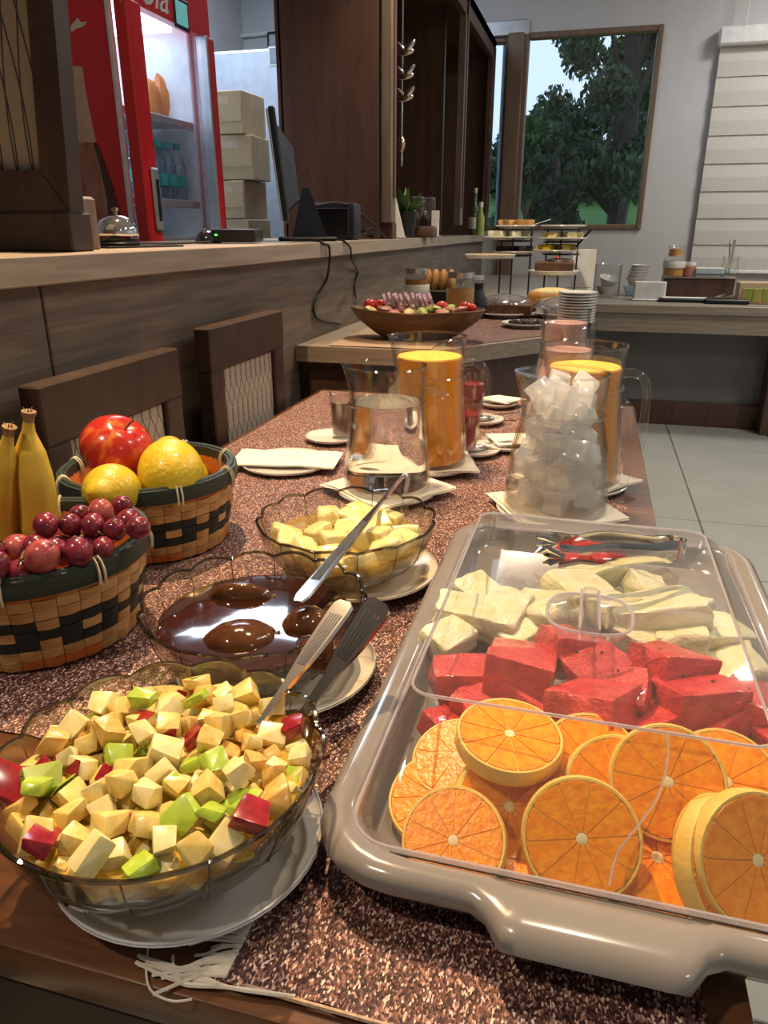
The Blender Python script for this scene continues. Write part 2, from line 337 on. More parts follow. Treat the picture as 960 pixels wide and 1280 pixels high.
# ---------------------------------------------------------------- room shell
YW = 5.8; XL = -2.64; XR = 3.6; YB = -2.6; ZC = 2.9
TS = .57
floor = struct('floor', G().box(((XL + XR) / 2, (YB + YW) / 2, -.06), (XR - XL, YW - YB, .11)), 'grout', 'pale glossy tiled floor of the breakfast room')
tile_me = G().box((0, 0, 0), (TS - .006, TS - .006, .012), .002).mesh('tile', 'tile')
ix0 = int((XL - .535) / TS) - 1
for i in range(-6, 6):
    for j in range(-8, 6):
        cx = .535 + TS * (i + .5); cy = 2.64 + TS * (j + .5)
        if cx - TS / 2 < XL or cx + TS / 2 > XR or cy - TS / 2 < YB or cy + TS / 2 > YW: continue
        obj('tile', tile_me, floor, (cx, cy, -.006))
def wall_y(y0, y1, x0, x1, z0, z1, holes):
    g = G(); xs = sorted({x0, x1} | {h[0] for h in holes} | {h[1] for h in holes}); zs = sorted({z0, z1} | {h[2] for h in holes} | {h[3] for h in holes})
    for a, b in zip(xs, xs[1:]):
        for c, d in zip(zs, zs[1:]):
            mx, mz = (a + b) / 2, (c + d) / 2
            if any(h[0] < mx < h[1] and h[2] < mz < h[3] for h in holes): continue
            g.box((mx, (y0 + y1) / 2, mz), (b - a, y1 - y0, d - c))
    return g
wl = PY(656, 40, YW).x; wr = PY(830, 35, YW).x; wt = PY(745, 36, YW).z; wb = PY(720, 287, YW).z
w2l = -.98; w2r = PY(633, 160, YW).x
W1 = (wl, wr, wb, wt); W2 = (w2l, w2r, wb, wt - .02)
struct('wall_back', wall_y(YW, YW + .16, XL - .1, XR + .1, 0, ZC, [W1, W2]), 'wall', 'grey painted wall with the garden window')
struct('wall_left', G().box((XL - .06, (YB + YW) / 2, ZC / 2), (.12, YW - YB, ZC)), 'wall', 'grey wall behind the bar')
struct('wall_right', G().box((XR + .06, (YB + YW) / 2, ZC / 2), (.12, YW - YB, ZC)), 'wall', 'grey side wall of the room')
struct('wall_front', G().box(((XL + XR) / 2, YB - .06, ZC / 2), (XR - XL, .12, ZC)), 'wall', 'grey wall facing the window wall')
struct('ceiling', G().box(((XL + XR) / 2, (YB + YW) / 2, ZC + .05), (XR - XL + .3, YW - YB + .3, .1)), 'ceiling', 'white ceiling of the breakfast room')
def window(name, W, fw, mat, label, fl=None):
    t = thing(name, label, 'window', ((W[0] + W[1]) / 2, YW + .02, W[2])); t['kind'] = 'structure'
    hw = (W[1] - W[0]) / 2; h = W[3] - W[2]; fl = fl or fw
    for x, ww in ((-hw + fl / 2, fl), (hw - fw / 2, fw)): part('frame_stile', G().box((x, 0, h / 2), (ww, .09, h), .006), mat, t)
    for z in (fw / 2, h - fw / 2): part('frame_rail', G().box((0, 0, z), (2 * hw - fw - fl, .08, fw), .006), mat, t)
    part('pane', G().box((0, .02, h / 2), (2 * hw - fw, .006, h - fw)), 'pane', t, 0)
    return t
window('window_1', W1, .035, 'winframe', 'large fixed window with slim brown frame showing dark trees')
window('window_2', W2, .03, 'winframe', 'narrow window beside the wall cabinet with a slim brown frame')
struct('trim_1', G().box(((w2l + wl) / 2 - .02, YW - .015, wt + .03), (wl - w2l + .1, .04, .09), .006), 'alu', 'grey metal track above the narrow window')
struct('trim_2', G().box(((w2r + wl) / 2 - .005, YW - .02, (wb - .35 + wt) / 2), (wl - w2r + .02, .05, wt - wb + .35), .006), 'winframe', 'wide brown post between the two windows')
solo('pole', 'blue-grey round pole outside the narrow window', 'pole', G().tube([(PY(634, 60, 6.3).x, 6.3, 0), (PY(634, 60, 6.3).x, 6.3, 3)], .03, 14), 'bluepole')
# outdoors
gv = []; gf = []; nx, ny = 24, 24
def lawn_z(x, y): return -.25 + max(0, y - 7) * .14 + .25 * noise.noise(Vector((x * .2, y * .2, 0)))
for j in range(ny + 1):
    for i in range(nx + 1): x = -16 + i * 32 / nx; y = 6.2 + j * 34 / ny; gv.append((x, y, lawn_z(x, y)))
for j in range(ny):
    for i in range(nx): a = j * (nx + 1) + i; gf.append((a, a + 1, a + nx + 2, a + nx + 1))
struct('ground_lawn', G().add(gv, gf), 'lawn', 'rising green lawn outside the window', 60)
def tree(label, x, y, h, rx, base, leaf, nleaf, seed, sparse=0):
    q = random.Random(seed); z0 = lawn_z(x, y); t = thing('tree', label, 'tree', (x, y, z0), 0, None)
    tr = G().tube(smooth_path([(0, 0, -.2), (.1, 0, h * .3), (-.1, .1, h * .6), (.05, 0, h * .92)], 4), [.16] * 4 + [.12] * 4 + [.08] * 4 + [.03], 8)
    part('trunk', tr, 'bark', t)
    br = G(); clumps = []
    for k in range(26 + sparse):
        a = q.uniform(0, 2 * PI); zz = q.uniform(base, .97); rr = rx * math.sqrt(q.uniform(.05, 1)) * (1 - .55 * max(0, zz - .55) / .45)
        p = Vector((rr * math.cos(a), rr * math.sin(a), h * zz)); clumps.append((p, q.uniform(.32, .6) * rx * .55))
        br.tube([(0, 0, h * max(.08, zz - .22)), p * .5 + Vector((0, 0, h * zz * .42)), p], [.05, .03, .012], 5)
    part('branch', br, 'bark', t)['kind'] = 'stuff'
    lv = []; lf = []
    for k in range(nleaf):
        p, r = clumps[k % len(clumps)]; d = Vector((q.gauss(0, 1), q.gauss(0, 1), q.gauss(0, .8))); d = d.normalized() * r * q.uniform(.15, 1.15)
        c = p + d; s = q.uniform(.035, .075) * (1.6 if sparse == 0 else 1.0); m = Euler((q.uniform(0, 6), q.uniform(0, 6), q.uniform(0, 6))).to_matrix()
        b = len(lv); lv += [c + m @ Vector(e) * s for e in ((-1, 0, 0), (0, -.55, .1), (1, 0, 0), (0, .55, .1))]; lf.append((b, b + 1, b + 2, b + 3))
    me = bpy.data.meshes.new('foliage'); me.from_pydata([v[:] for v in lv], [], lf); me.materials.append(M[leaf])
    obj('foliage', me, t)['kind'] = 'stuff'
def wx(u, y): return PY(u, 200, y).x
tree('tall dark tree with an open airy crown filling the window', wx(775, 14), 14, 7.2, 1.35, .14, 'leafdark', 30000, 3, 10)
tree('dense dark tree low behind the window post', wx(662, 13), 13, 2.1, .55, .10, 'leafmid', 26000, 5)
tree('small bushy tree beside the lawn at the window sill', wx(697, 12.5), 12.5, 2.1, .42, .08, 'leafdark', 20000, 8)
tree('broad tree at the right edge of the window view', wx(850, 16.5), 16.5, 5.6, 1.3, .06, 'leafmid', 30000, 11)
tree('far hedge-like tree closing the back of the lawn', wx(735, 24), 24, 2.4, 2.4, .04, 'leafdark', 26000, 15)

# ---------------------------------------------------------------- blind
BX0 = PY(866, 300, YW).x; BX1 = BX0 + 1.5; BZ0 = PY(900, 338, YW - .06).z; BZ1 = PY(930, 33, YW - .06).z
t = thing('roller_blind', 'pale striped roller blind with white cassette beside the garden window', 'blind', ((BX0 + BX1) / 2, YW - .05, BZ0))
H = BZ1 - BZ0; BWD = BX1 - BX0
part('cassette', G().box((0, -.01, H - .05), (BWD + .04, .09, .10), .01), 'white', t)
nb = 16; bh = (H - .10) / nb
for k in range(nb):
    part('band', G().box((0, .012 if k % 2 else .004, bh * (k + .5)), (BWD, .004, bh * 1.02)), 'blind_opaque' if k % 2 else 'blind_sheer', t, 0)
part('bottom_bar', G().box((0, .005, -.008), (BWD, .02, .022), .005), 'white', t)
part('pull_chain', G().tube([(-BWD / 2 + .12, -.062, H), (-BWD / 2 + .12, -.062, H + .25)], .004, 6), 'cordwhite', t)

# ---------------------------------------------------------------- bar counter with ledge
LX = -.78; LZ = 1.135; LT = .042; PXF = -.815
t = thing('bar_counter', 'long bar counter with grey oak front panels and projecting ledge', 'counter', (PXF, 2.6, 0))
ys = [-.9, .9, 2.28 + .9, 4.4, 5.79]
yb = [-.9, 1.0, 2.62, 4.2, 5.78]
for a, b in zip(yb, yb[1:]):
    part('front_panel', G().box((-.012, (a + b) / 2 - 2.6, (LZ - LT) / 2), (.024, b - a - .004, LZ - LT), .002), 'oak', t)
part('carcass', G().box((-.27, -.16, .52), (.48, 6.6, 1.03)), 'walnut', t, 0)
part('ledge', G().box((LX - .30 - PXF, -.16, LZ - LT / 2), (.60, 6.68, LT), .002), 'oak_top', t)

# wall cabinet standing on the ledge
CY0, CY1, CX0, CX1, CZ1 = 3.0, 5.79, -1.235, -.782, 2.36
t = thing('bar_cabinet', 'dark walnut bar cabinet with open front standing on the ledge', 'cabinet', ((CX0 + CX1) / 2, CY0, LZ))
o = Vector(((CX0 + CX1) / 2, CY0, LZ)); Hc = CZ1 - LZ; Dc = CX1 - CX0; Lc = CY1 - CY0
part('end_panel', G().box((-.02, .02, Hc / 2), (Dc - .06, .04, Hc), .003), 'walnut', t)
part('back_panel', G().box((-Dc / 2 + .01, Lc / 2, Hc / 2), (.02, Lc, Hc)), 'walnut', t, 0)
part('top_panel', G().box((0, Lc / 2, Hc - .03), (Dc, Lc, .06), .003), 'walnut', t)
part('far_panel', G().box((-.02, Lc - .02, Hc / 2), (Dc - .04, .04, Hc)), 'walnut', t, 0)
part('divider', G().box((-.05, 1.62, Hc / 2), (Dc - .14, .035, Hc - .06)), 'walnut', t, 0)
for y, ww in ((.03, .07), (1.62, .09), (Lc - .05, .09)):
    s = part('stile', G().box((Dc / 2 - .02, y, Hc / 2 + .03), (.04, ww, Hc - .06), .003), 'walnut_lite' if y < 1.7 else 'walnut', t)
    part('groove_strip', G().box((Dc / 2 + .003, y, Hc / 2 + .05), (.008, ww * .35, Hc - .2), .002), 'walnut', s)
part('top_rail', G().box((Dc / 2 - .02, Lc / 2, Hc - .06), (.04, Lc - .02, .12), .003), 'walnut', t)
part('foot_block', G().box((Dc / 2 - .03, .05, .03), (.06, .06, .06), .003), 'walnut', t)

# ---------------------------------------------------------------- red drinks fridge
FX = -1.56; FY0 = 2.49; FY1 = 3.10; FD = .62; FH = 2.12
t = thing('drinks_fridge', 'tall red drinks cooler with glass door behind the bar ledge', 'fridge', (FX - FD / 2, FY0, 0))
def fp(name, c, d, mat, bev=.006, parent=None, sm=35): return part(name, G().box((c[0] - (FX - FD / 2), c[1] - FY0, c[2]), d, bev), mat, parent or t, sm)
my = (FY0 + FY1) / 2; wy = FY1 - FY0
fp('side_panel', (FX - .33, FY0 + .012, FH / 2), (.58, .024, FH), 'fridgered'); fp('side_panel', (FX - .33, FY1 - .012, FH / 2), (.58, .024, FH), 'fridgewhite')  # unseen far side made white to keep red bounce off the cartons
fp('back_wall', (FX - FD + .02, my, FH / 2), (.04, wy - .05, FH), 'fridgewhite'); fp('base', (FX - .33, my, .12), (.58, wy - .05, .24), 'fridgered')
fp('top_box', (FX - .33, my, FH - .06), (.58, wy - .05, .12), 'fridgered')
fp('inner_wall', (FX - .33, FY1 - .04, 1.1), (.54, .03, 1.72), 'fridgewhite'); fp('inner_wall', (FX - .33, FY0 + .04, 1.1), (.54, .03, 1.72), 'fridgewhite')
HZ = PX(232, 36, FX).z
fp('header', (FX - .015, my, (HZ + FH) / 2), (.05, wy, FH - HZ), 'fridgered')
fp('seal_strip', (FX - .045, FY0 + .004, FH / 2), (.014, .02, FH), 'fridgewhite', .002)
d = fp('door', (FX - .0, FY0 + .045, (HZ + .2) / 2), (.05, .09, HZ - .2), 'fridgered')
fp('door_stile', (FX, FY1 - .03, (HZ + .2) / 2), (.05, .06, HZ - .2), 'fridgered', parent=t); fp('door_rail', (FX, my, .25), (.05, wy - .15, .1), 'fridgered')
fp('door_trim', (FX + .004, FY1 - .066, (HZ + .3) / 2), (.045, .014, HZ - .3), 'alu', .002)
fp('door_glass', (FX, my, (HZ + .3) / 2), (.008, wy - .16, HZ - .3), 'pane', 0, sm=0)
hz = PX(185, 250, FX).z
h = fp('handle_plate', (FX + .03, FY0 + .06, hz), (.014, .045, .21), 'alu', .006); fp('handle_recess', (FX + .036, FY0 + .062, hz - .0), (.008, .018, .14), 'black', .003)
fp('lamp_tube', (FX - .1, FY0 + .075, 1.25), (.03, .03, 1.5), 'fridgelamp', .008)
fp('lamp_tube', (FX - .25, my, 1.97 if HZ > 1.99 else HZ + .02), (.3, wy - .2, .02), 'fridgelamp', .004)
scr = PX(223, 18, FX)
fp('display', (FX + .012, scr.y, scr.z), (.008, .085, .075), 'display', .003); fp('display_bezel', (FX + .0105, scr.y, scr.z), (.006, .11, .10), 'navy', .003)
shelf_z = []
for (u, v) in ((235, 160), (238, 256), (238, 300)):
    z = PX(u, v, FX - .1).z; shelf_z.append(z)
    s = fp('shelf', (FX - .30, my, z), (.46, wy - .12, .008), 'fridgewhite', 0)
    part('shelf_front', G().box((FX - .07 - (FX - FD / 2), wy / 2, z), (.012, wy - .12, .03), .003), 'alu', t)
def text_mesh(s, size, mat, shear=0, ext=.002):
    cu = bpy.data.curves.new('lettering', 'FONT'); cu.body = s; cu.size = size; cu.shear = shear; cu.extrude = ext; cu.align_x = 'LEFT'
    ob = bpy.data.objects.new('lettering', cu); C.objects.link(ob); bpy.context.view_layer.update()
    me = bpy.data.meshes.new_from_object(ob.evaluated_get(bpy.context.evaluated_depsgraph_get())); bpy.data.objects.remove(ob); me.materials.clear(); me.materials.append(M[mat]); return me
lt = PX(208, 19, FX)
me = text_mesh('Coca-Cola', .15, 'white', .35); xe = max(v.co.x for v in me.vertices)
obj('lettering', me, t, (FX + .012 - (FX - FD / 2), lt.y - xe - FY0, lt.z + .0), (PI / 2, 0, PI / 2))
# printed bottle on the side panel (flat print, plain generic bottle)
def decal(name, pix, mat, dy):
    pts = [PY(u, v, FY0 - dy) for u, v in pix]; g = G().loft([[(p.x - (FX - FD / 2), -dy, p.z) for p in pts], [(p.x - (FX - FD / 2), .004, p.z) for p in pts]]); part(name, g, mat, t, 0)
decal('print_neck', [(84, 82), (103, 83), (105, 100), (108, 120), (114, 150), (120, 178), (90, 178), (80, 120)], 'bottle_pale', .002)
decal('print_body', [(90, 178), (120, 178), (130, 205), (140, 235), (148, 262), (150, 300), (95, 300), (85, 240)], 'bottle_cola', .002)
decal('print_shadow', [(116, 178), (121, 178), (131, 205), (141, 235), (149, 262), (150, 300), (137, 300), (134, 250), (124, 205)], 'bottle_dark', .003)
decal('print_splash', [(88, 33), (97, 22), (101, 28), (108, 27), (104, 33), (96, 35), (89, 40)], 'white', .002)
decal('sticker', [(150, 1), (152, 1), (152, 2), (150, 2)], 'white', .002)
bt = G().lathe([(0, 0), (.028, 0), (.03, .01), (.03, .13), (.024, .16), (.012, .185), (.012, .20), (0, .20)], 12)
bt_me = bt.mesh('bottle_body', 'pet'); cap_t = G().lathe([(0, .198), (.015, .198), (.015, .222), (0, .222)], 12).mesh('cap', 'teal'); cap_o = G().lathe([(0, .198), (.016, .198), (.016, .222), (0, .222)], 12).mesh('cap', 'orangecap')
juice_me = G().lathe([(0, .003), (.027, .003), (.028, .012), (.028, .12), (.02, .155), (0, .155)], 12).mesh('drink', 'amber')
lab_me = G().lathe([(.0305, .06), (.0312, .062), (.0312, .10), (.0305, .102)], 12).mesh('wrapper', 'teal')
def bottle(x, y, z, cap, juice, label, group):
    b = thing('water_bottle' if not juice else 'juice_bottle', label, 'bottle', (x, y, z), 0, group)
    obj('bottle_body', bt_me, b); obj('cap', cap, b)
    obj('drink' if juice else 'wrapper', juice_me if juice else lab_me, b)
for i in range(3):
    for j in range(6):
        bottle(FX - .12 - i * .075, FY0 + .12 + j * .075, shelf_z[1] + .005, cap_t, False, 'clear water bottle with teal cap on the middle fridge shelf', 'water bottles in the fridge')
for i in range(2):
    for j in range(6):
        bottle(FX - .13 - i * .08, FY0 + .12 + j * .076, shelf_z[2] - .25, cap_o, True, 'orange drink bottle with orange cap low in the fridge', 'orange drink bottles in the fridge')
part('shelf', G().box((FX - .30 - (FX - FD / 2), wy / 2, shelf_z[2] - .255), (.46, wy - .12, .008)), 'fridgewhite', t, 0)
for k, (u, v, r) in enumerate(((191, 110, .05), (196, 128, .06), (203, 134, .045))):
    p = PX(u, 150, FX - .2)
    solo('snack_bag', ['crumpled orange snack bag leaning on the fridge wall', 'round orange snack bag on the upper fridge shelf', 'small orange snack bag beside the fridge door'][k], 'bag',
         G().ell((0, 0, 0), (r * .6, r, r * 1.5), 14, 10, fn=lambda p: p * (1 + .18 * noise.noise(p * 2.3))), 'orangegoods', (FX - .2, p.y + k * .06, shelf_z[0] + .014 + r * 1.5))

# white freezer, cartons, cable, box on wall
fz = PY(310, 60, 4.05).z; xa = PY(356, 250, 4.05).x + .25
t = thing('freezer', 'tall white freezer door tinted blue behind the cartons', 'freezer', (xa - .45, 4.05, 0))
part('cabinet_body', G().box((0, .34, fz / 2), (.9, .62, fz), .01), 'freezer', t); part('door', G().box((0, .012, fz / 2), (.88, .024, fz - .02), .008), 'freezer', t)
p = PY(343, 70, 4.05); part('sticker', G().box((p.x - xa + .45, -.002, p.z), (.05, .003, .07)), 'stickerink', t, 0); part('sticker_paper', G().box((p.x - xa + .45, -.001, p.z), (.062, .003, .085)), 'white', t, 0)
q = random.Random(4); z = .0; x0 = PY(313, 240, 3.63).x - .13; top = PY(290, 112, 3.63).z; hs = [.36, .34, .21, .19, .16, .18, .17]; s = top / sum(hs)
for k, hgt in enumerate(hs):
    hgt *= s; wd = q.uniform(.23, .27)
    t = thing('cardboard_carton', ['largest carton at the foot of the carton stack', 'second carton from the floor in the stack behind the fridge', 'scuffed printed carton low in the stack beside the fridge', 'brown carton in the middle of the stack beside the fridge', 'brown carton with open gap, third from the top of the stack', 'brown carton just under the topmost one beside the fridge', 'topmost brown carton of the stack beside the red fridge'][k], 'carton', (x0 + q.uniform(-.015, .015), 3.75, z), q.uniform(-.12, .12))
    part('carton_body', G().box((0, 0, hgt / 2), (wd, .24, hgt - .004), .004), 'card', t); part('tape_strip', G().box((0, -.1205, hgt * .78), (wd * .5, .002, .03)), 'tape', t, 0)
    part('flap', G().box((.02, -.122, hgt * .5), (wd * .8, .003, hgt * .4), 0), 'card', t, 0); z += hgt
pts = [PY(u, v, YW - .03) for u, v in ((200, 50), (265, 46), (300, 45), (330, 42), (358, 38), (420, 34))]
solo('wall_cable', 'white cable strung along the wall above the freezer', 'cable', G().tube(smooth_path(pts), .012, 6), 'cordwhite')
p = PY(346, 52, YW - .03); t = thing('switch_box', 'small dark electrical box on the wall above the freezer', 'switch box', (p.x, YW - .03, p.z))
part('housing', G().box((0, 0, 0), (.13, .06, .12), .01), 'black', t); part('cover_plate', G().box((0, -.032, 0), (.09, .004, .08), .004), 'alu', t)

# ---------------------------------------------------------------- things on the ledge
pR = PY(105, 300, 1.15)
t = thing('framed_panel', 'dark wooden framed panel with line-patterned fabric standing on the ledge', 'panel', (0, 1.15, LZ))
def fpx(name, pix, mat, dy0, dy1, par=t):
    pts = [PY(u, v, 1.15) for u, v in pix]; return part(name, G().loft([[(p.x, dy0, p.z - LZ) for p in pts], [(p.x, dy1, p.z - LZ) for p in pts]]), mat, par, 30)
fpx('stile', [(38, -60), (70, -60), (97, 266), (59, 214)], 'chairwood', -.018, .018)
fpx('stile', [(-160, -60), (-130, -60), (-120, 214), (-160, 266)], 'chairwood', -.018, .018)
fpx('bottom_rail', [(-160, 214), (59, 214), (97, 266), (-160, 266)], 'chairwood', -.02, .02)
fpx('fabric', [(-130, -60), (38, -60), (59, 214), (-120, 214)], 'panelfabric', -.004, .006)
zz = PY(50, 266, 1.15).z
part('base_block', G().box(((PY(104, 300, 1.15).x + PY(-160, 300, 1.15).x) / 2, .0, (zz - LZ) / 2), (PY(104, 300, 1.15).x - PY(-160, 300, 1.15).x, .06, zz - LZ), .003), 'chairwood', t)
p = PY(108, 300, 1.27); t = thing('wood_block', 'small upright walnut block beside the framed panel', 'block', (p.x, 1.27, LZ)); zb = PY(108, 247, 1.27).z - LZ
part('block_body', G().box((0, 0, zb / 2), (.026, .05, zb), .003), 'walnut_lite', t); part('block_cap', G().box((0, 0, zb - .004), (.022, .046, .012), .003), 'oak_top', t)
B = Vector((-.97, 1.45, LZ))
t = thing('desk_mat', 'flat black mat under the brass call bell', 'mat', B + Vector((-.01, .02, 0)), -.3); part('mat_sheet', G().box((0, 0, .002), (.17, .20, .004), .001), 'black', t); part('mat_edge', G().box((0, -.098, .0035), (.165, .004, .003)), 'blackgloss', t)
t = thing('call_bell', 'shiny brass call bell on a black base', 'bell', B + Vector((0, 0, .004)))
part('base', G().lathe([(0, 0), (.042, 0), (.044, .004), (.040, .010), (.020, .014), (0, .014)], 28), 'black', t)
part('dome', G().lathe([(.042, .018), (.043, .020), (.041, .034), (.034, .048), (.020, .057), (0, .060), (0, .058), (.019, .055), (.032, .046), (.039, .033), (.040, .019)], 32, close=True), 'chrome', t)
part('plunger', G().lathe([(0, .060), (.004, .060), (.004, .066), (.007, .068), (.007, .073), (0, .075)], 12), 'brass', t)
p = PY(297, 292, 1.95); t = thing('network_router', 'small black box with green light lying on the ledge', 'router', (p.x, 1.95, LZ), .2)
part('housing', G().box((0, 0, .02), (.12, .10, .034), .006, seg=2), 'black', t); part('status_light', G().box((-.045, -.051, .022), (.006, .003, .004)), 'led', t, 0)
p2 = PY(268, 292, 1.9); t = thing('computer_mouse', 'rounded black computer mouse beside the router', 'mouse', (p2.x - .03, 1.92, LZ), .3)
part('shell', G().ell((0, 0, .001), (.034, .055, .034), 16, 10, fn=lambda p: Vector((p.x, p.y, max(p.z, 0)))), 'blackgloss', t); part('wheel', G().lathe([(.004, -.003), (.008, -.003), (.008, .003), (.004, .003)], 12, close=True, mx=Matrix.Translation((0, -.03, .03)) @ Matrix.Rotation(PI / 2, 4, 'Y')), 'darksteel', t)
solo('mouse_cable', 'thin black cable lying behind the call bell', 'cable', G().tube(smooth_path([(p2.x, 1.87, LZ + .006), (p2.x - .0, 1.75, LZ + .004), (-1.0, 1.65, LZ + .004), (-1.02, 1.50, LZ + .008)]), .003, 6), 'cord')
# monitor seen nearly edge-on
mp = PY(380, 292, 2.45)
t = thing('computer_monitor', 'black computer monitor on the ledge seen from the side', 'monitor', (mp.x - .01, 2.45, LZ), math.radians(22))
mt = PY(369, 140, 2.40).z - LZ
tilt = Matrix.Translation((-.045, 0, .05)) @ Matrix.Rotation(-.10, 4, 'Y')
part('screen_panel', G().box((.0, 0, (mt - .05) / 2), (.022, .44, mt - .06), .006, mx=tilt), 'blackgloss', t)
part('rear_shell', G().loft([[(.011, -.19, .04), (.011, .19, .04), (.011, .19, mt - .10), (.011, -.19, mt - .10)], [(.05, -.12, .07), (.05, .12, .07), (.05, .12, mt - .16), (.05, -.12, mt - .16)]], mx=tilt), 'navy', t)
part('bezel_edge', G().box((-.012, -.215, (mt - .05) / 2), (.006, .012, mt - .07), .002, mx=tilt), 'alu', t)
part('stand_neck', G().loft([[(-.03, -.05, .01), (.085, -.05, .01), (.085, .05, .01), (-.03, .05, .01)], [(.01, -.03, .16), (.03, -.03, .16), (.03, .03, .16), (.01, .03, .16)]]), 'navy', t)
part('stand_base', G().box((.02, 0, .007), (.19, .20, .012), .005), 'black', t)
t = thing('speaker_box', 'small black box standing behind the monitor', 'speaker', (mp.x + .005, 2.72, LZ)); part('housing', G().box((0, 0, .062), (.20, .09, .124), .012, seg=2), 'navy', t); part('grille', G().box((0, -.047, .062), (.16, .006, .09), .003), 'black', t)
# tangled cables and hanging cords
q = random.Random(12)
for k in range(5):
    c0 = Vector((-.87, 2.88, LZ + .008)); pts = [c0 + Vector((q.uniform(-.07, .05), q.uniform(-.10, .09), q.uniform(0, .03))) for _ in range(7)]
    solo('cable_coil', 'dark tangled cable heaped on the ledge beside the monitor', 'cable', G().tube(smooth_path(pts, 6), .005, 6), ['cord', 'navy'][k % 2], group='tangled cables by the monitor')
solo('monitor_cable', 'black cable arching from the monitor to the ledge edge', 'cable', G().tube(smooth_path([(mp.x + .02, 2.5, LZ + .11), (-.87, 2.66, LZ + .12), (-.82, 2.85, LZ + .06), (-.80, 2.98, LZ + .004)]), .004, 6), 'cord')
def hang(pix, r, label, end=None):
    pts = [PX(u, v, LX + .006) if v < 327 else PX(u, v, PXF + .006) for u, v in pix]; a = pts[0]
    pts = [Vector((a.x - .10, a.y + .02, LZ + .005)), Vector((a.x - .02, a.y, LZ + .005)), Vector((LX + .006, a.y, LZ - .004))] + pts[1:]
    solo('power_cord', label, 'cord', G().tube(smooth_path(pts), r, 6), 'cord')
hang([(404, 300), (411, 308), (412, 325), (408, 350), (396, 372), (392, 388), (400, 400), (425, 405)], .004, 'long black cord looping down the counter front')
hang([(432, 298), (438, 310), (440, 325), (447, 340), (443, 360), (445, 372)], .0035, 'shorter cord hanging straight down behind the salad bowl')
# card, stand, glasses, bottles in the cabinet front
def ledge_at(u, y): return Vector((PY(u, 285, y).x, y, LZ))
p = ledge_at(500, 3.22); t = thing('menu_card', 'white card leaning at the cabinet edge', 'card', p, .2); part('sheet', G().box((0, 0, .085), (.045, .004, .17), .001, mx=Matrix.Rotation(-.25, 4, 'Y')), 'paperwhite', t); part('foot', G().box((.0, .02, .004), (.05, .05, .008), .002), 'alu', t)
p = ledge_at(527, 3.6); t = thing('card_holder', 'dark wooden card holder between the wine glasses and menu cards', 'holder', p); part('block', G().box((0, 0, .025), (.13, .09, .05), .01, seg=2), 'walnut', t); part('slot', G().box((0, .0, .0505), (.11, .006, .003)), 'black', t, 0)
p = ledge_at(544, 3.75); t = thing('price_card', 'narrow white card upright beside the wine glasses', 'card', p, -.2); part('sheet', G().box((0, 0, .06), (.04, .004, .12), .001), 'paperwhite', t); part('foot', G().box((0, .012, .003), (.045, .03, .006), .001), 'alu', t)
gl = [(0, 0), (.034, 0), (.034, .002), (.006, .006), (.004, .012), (.004, .075), (.012, .085), (.032, .11), (.036, .14), (.030, .185), (.029, .185), (.034, .14), (.030, .112), (.010, .088), (0, .086)]
for k, (u, y) in enumerate(((522, 3.86), (536, 3.98))):
    t = thing('wine_glass', 'stemmed wine glass at the cabinet front behind the dark card holder', 'glass', ledge_at(u, y), 0, 'wine glasses in the bar cabinet'); part('goblet', G().lathe(gl, 24), 'glass', t); part('lip', G().tube([(.0297 * math.cos(a), .0297 * math.sin(a), .185) for a in [2 * PI * i / 24 for i in range(24)]], .0012, 5, True), 'edge_glint', t)
p = ledge_at(592, 5.25); t = thing('oil_bottle', 'dark green oil bottle at the far end of the ledge', 'bottle', p); part('bottle_body', G().lathe([(0, 0), (.035, 0), (.037, .01), (.037, .14), (.015, .20), (.013, .26), (0, .26)], 18), 'bottlegreen', t); part('cap', G().lathe([(0, .258), (.016, .258), (.016, .29), (0, .29)], 12), 'brass', t); part('paper_label', G().lathe([(.0375, .04), (.038, .042), (.038, .11), (.0375, .112)], 18), 'labelpaper', t)
p = ledge_at(600, 5.1); t = thing('vinegar_bottle', 'small pale bottle beside the dark oil bottle', 'bottle', p); part('bottle_body', G().lathe([(0, 0), (.026, 0), (.027, .01), (.027, .11), (.014, .14), (.012, .17), (0, .17)], 16), 'lettuce', t); part('cap', G().lathe([(0, .168), (.015, .168), (.015, .20), (0, .20)], 12), 'white', t)
# hanging ornament string and small plant
sx = PY(503, 60, 3.2).x
t = thing('hanging_ornament', 'string of silver leaf ornaments hanging in the cabinet', 'ornament', (sx, 3.2, PY(503, 208, 3.2).z)); zt = CZ1 - .06 - t.location.z
part('string', G().tube([(0, 0, 0), (0, 0, zt)], .004, 6), 'chrome', t)
for v in (70, 100, 127):
    z = PY(505, v, 3.2).z - t.location.z
    for s in (1, -1, .2): part('leaf', G().ell((.03 * s, .0, .012), (.034, .006, .012), 12, 8, mx=Matrix.Translation((.008, 0, z)) @ Matrix.Rotation(-.7 * s, 4, 'Y')), 'chrome', t)
part('bead', G().ell((0, 0, PY(503, 180, 3.2).z - t.location.z), (.014, .014, .03), 12, 8), 'brass', t)
p = ledge_at(507, 3.45); t = thing('small_plant', 'small green leafy plant in a dark pot inside the cabinet', 'plant', p); part('pot', G().lathe([(0, 0), (.04, 0), (.05, .11), (.046, .11), (.04, .1), (0, .1)], 18), 'black', t)
for k in range(26):
    a = k * 2.4; m = Matrix.Translation((0, 0, .10)) @ Matrix.Rotation(a, 4, 'Z') @ Matrix.Rotation(-q.uniform(.3, 1.3), 4, 'Y'); part('leaf', G().add([(0, 0, 0), (.06, -.014, .006), (.12, 0, -.004), (.06, .014, .006)], [(0, 1, 2, 3)], m), 'greenleaf', t)

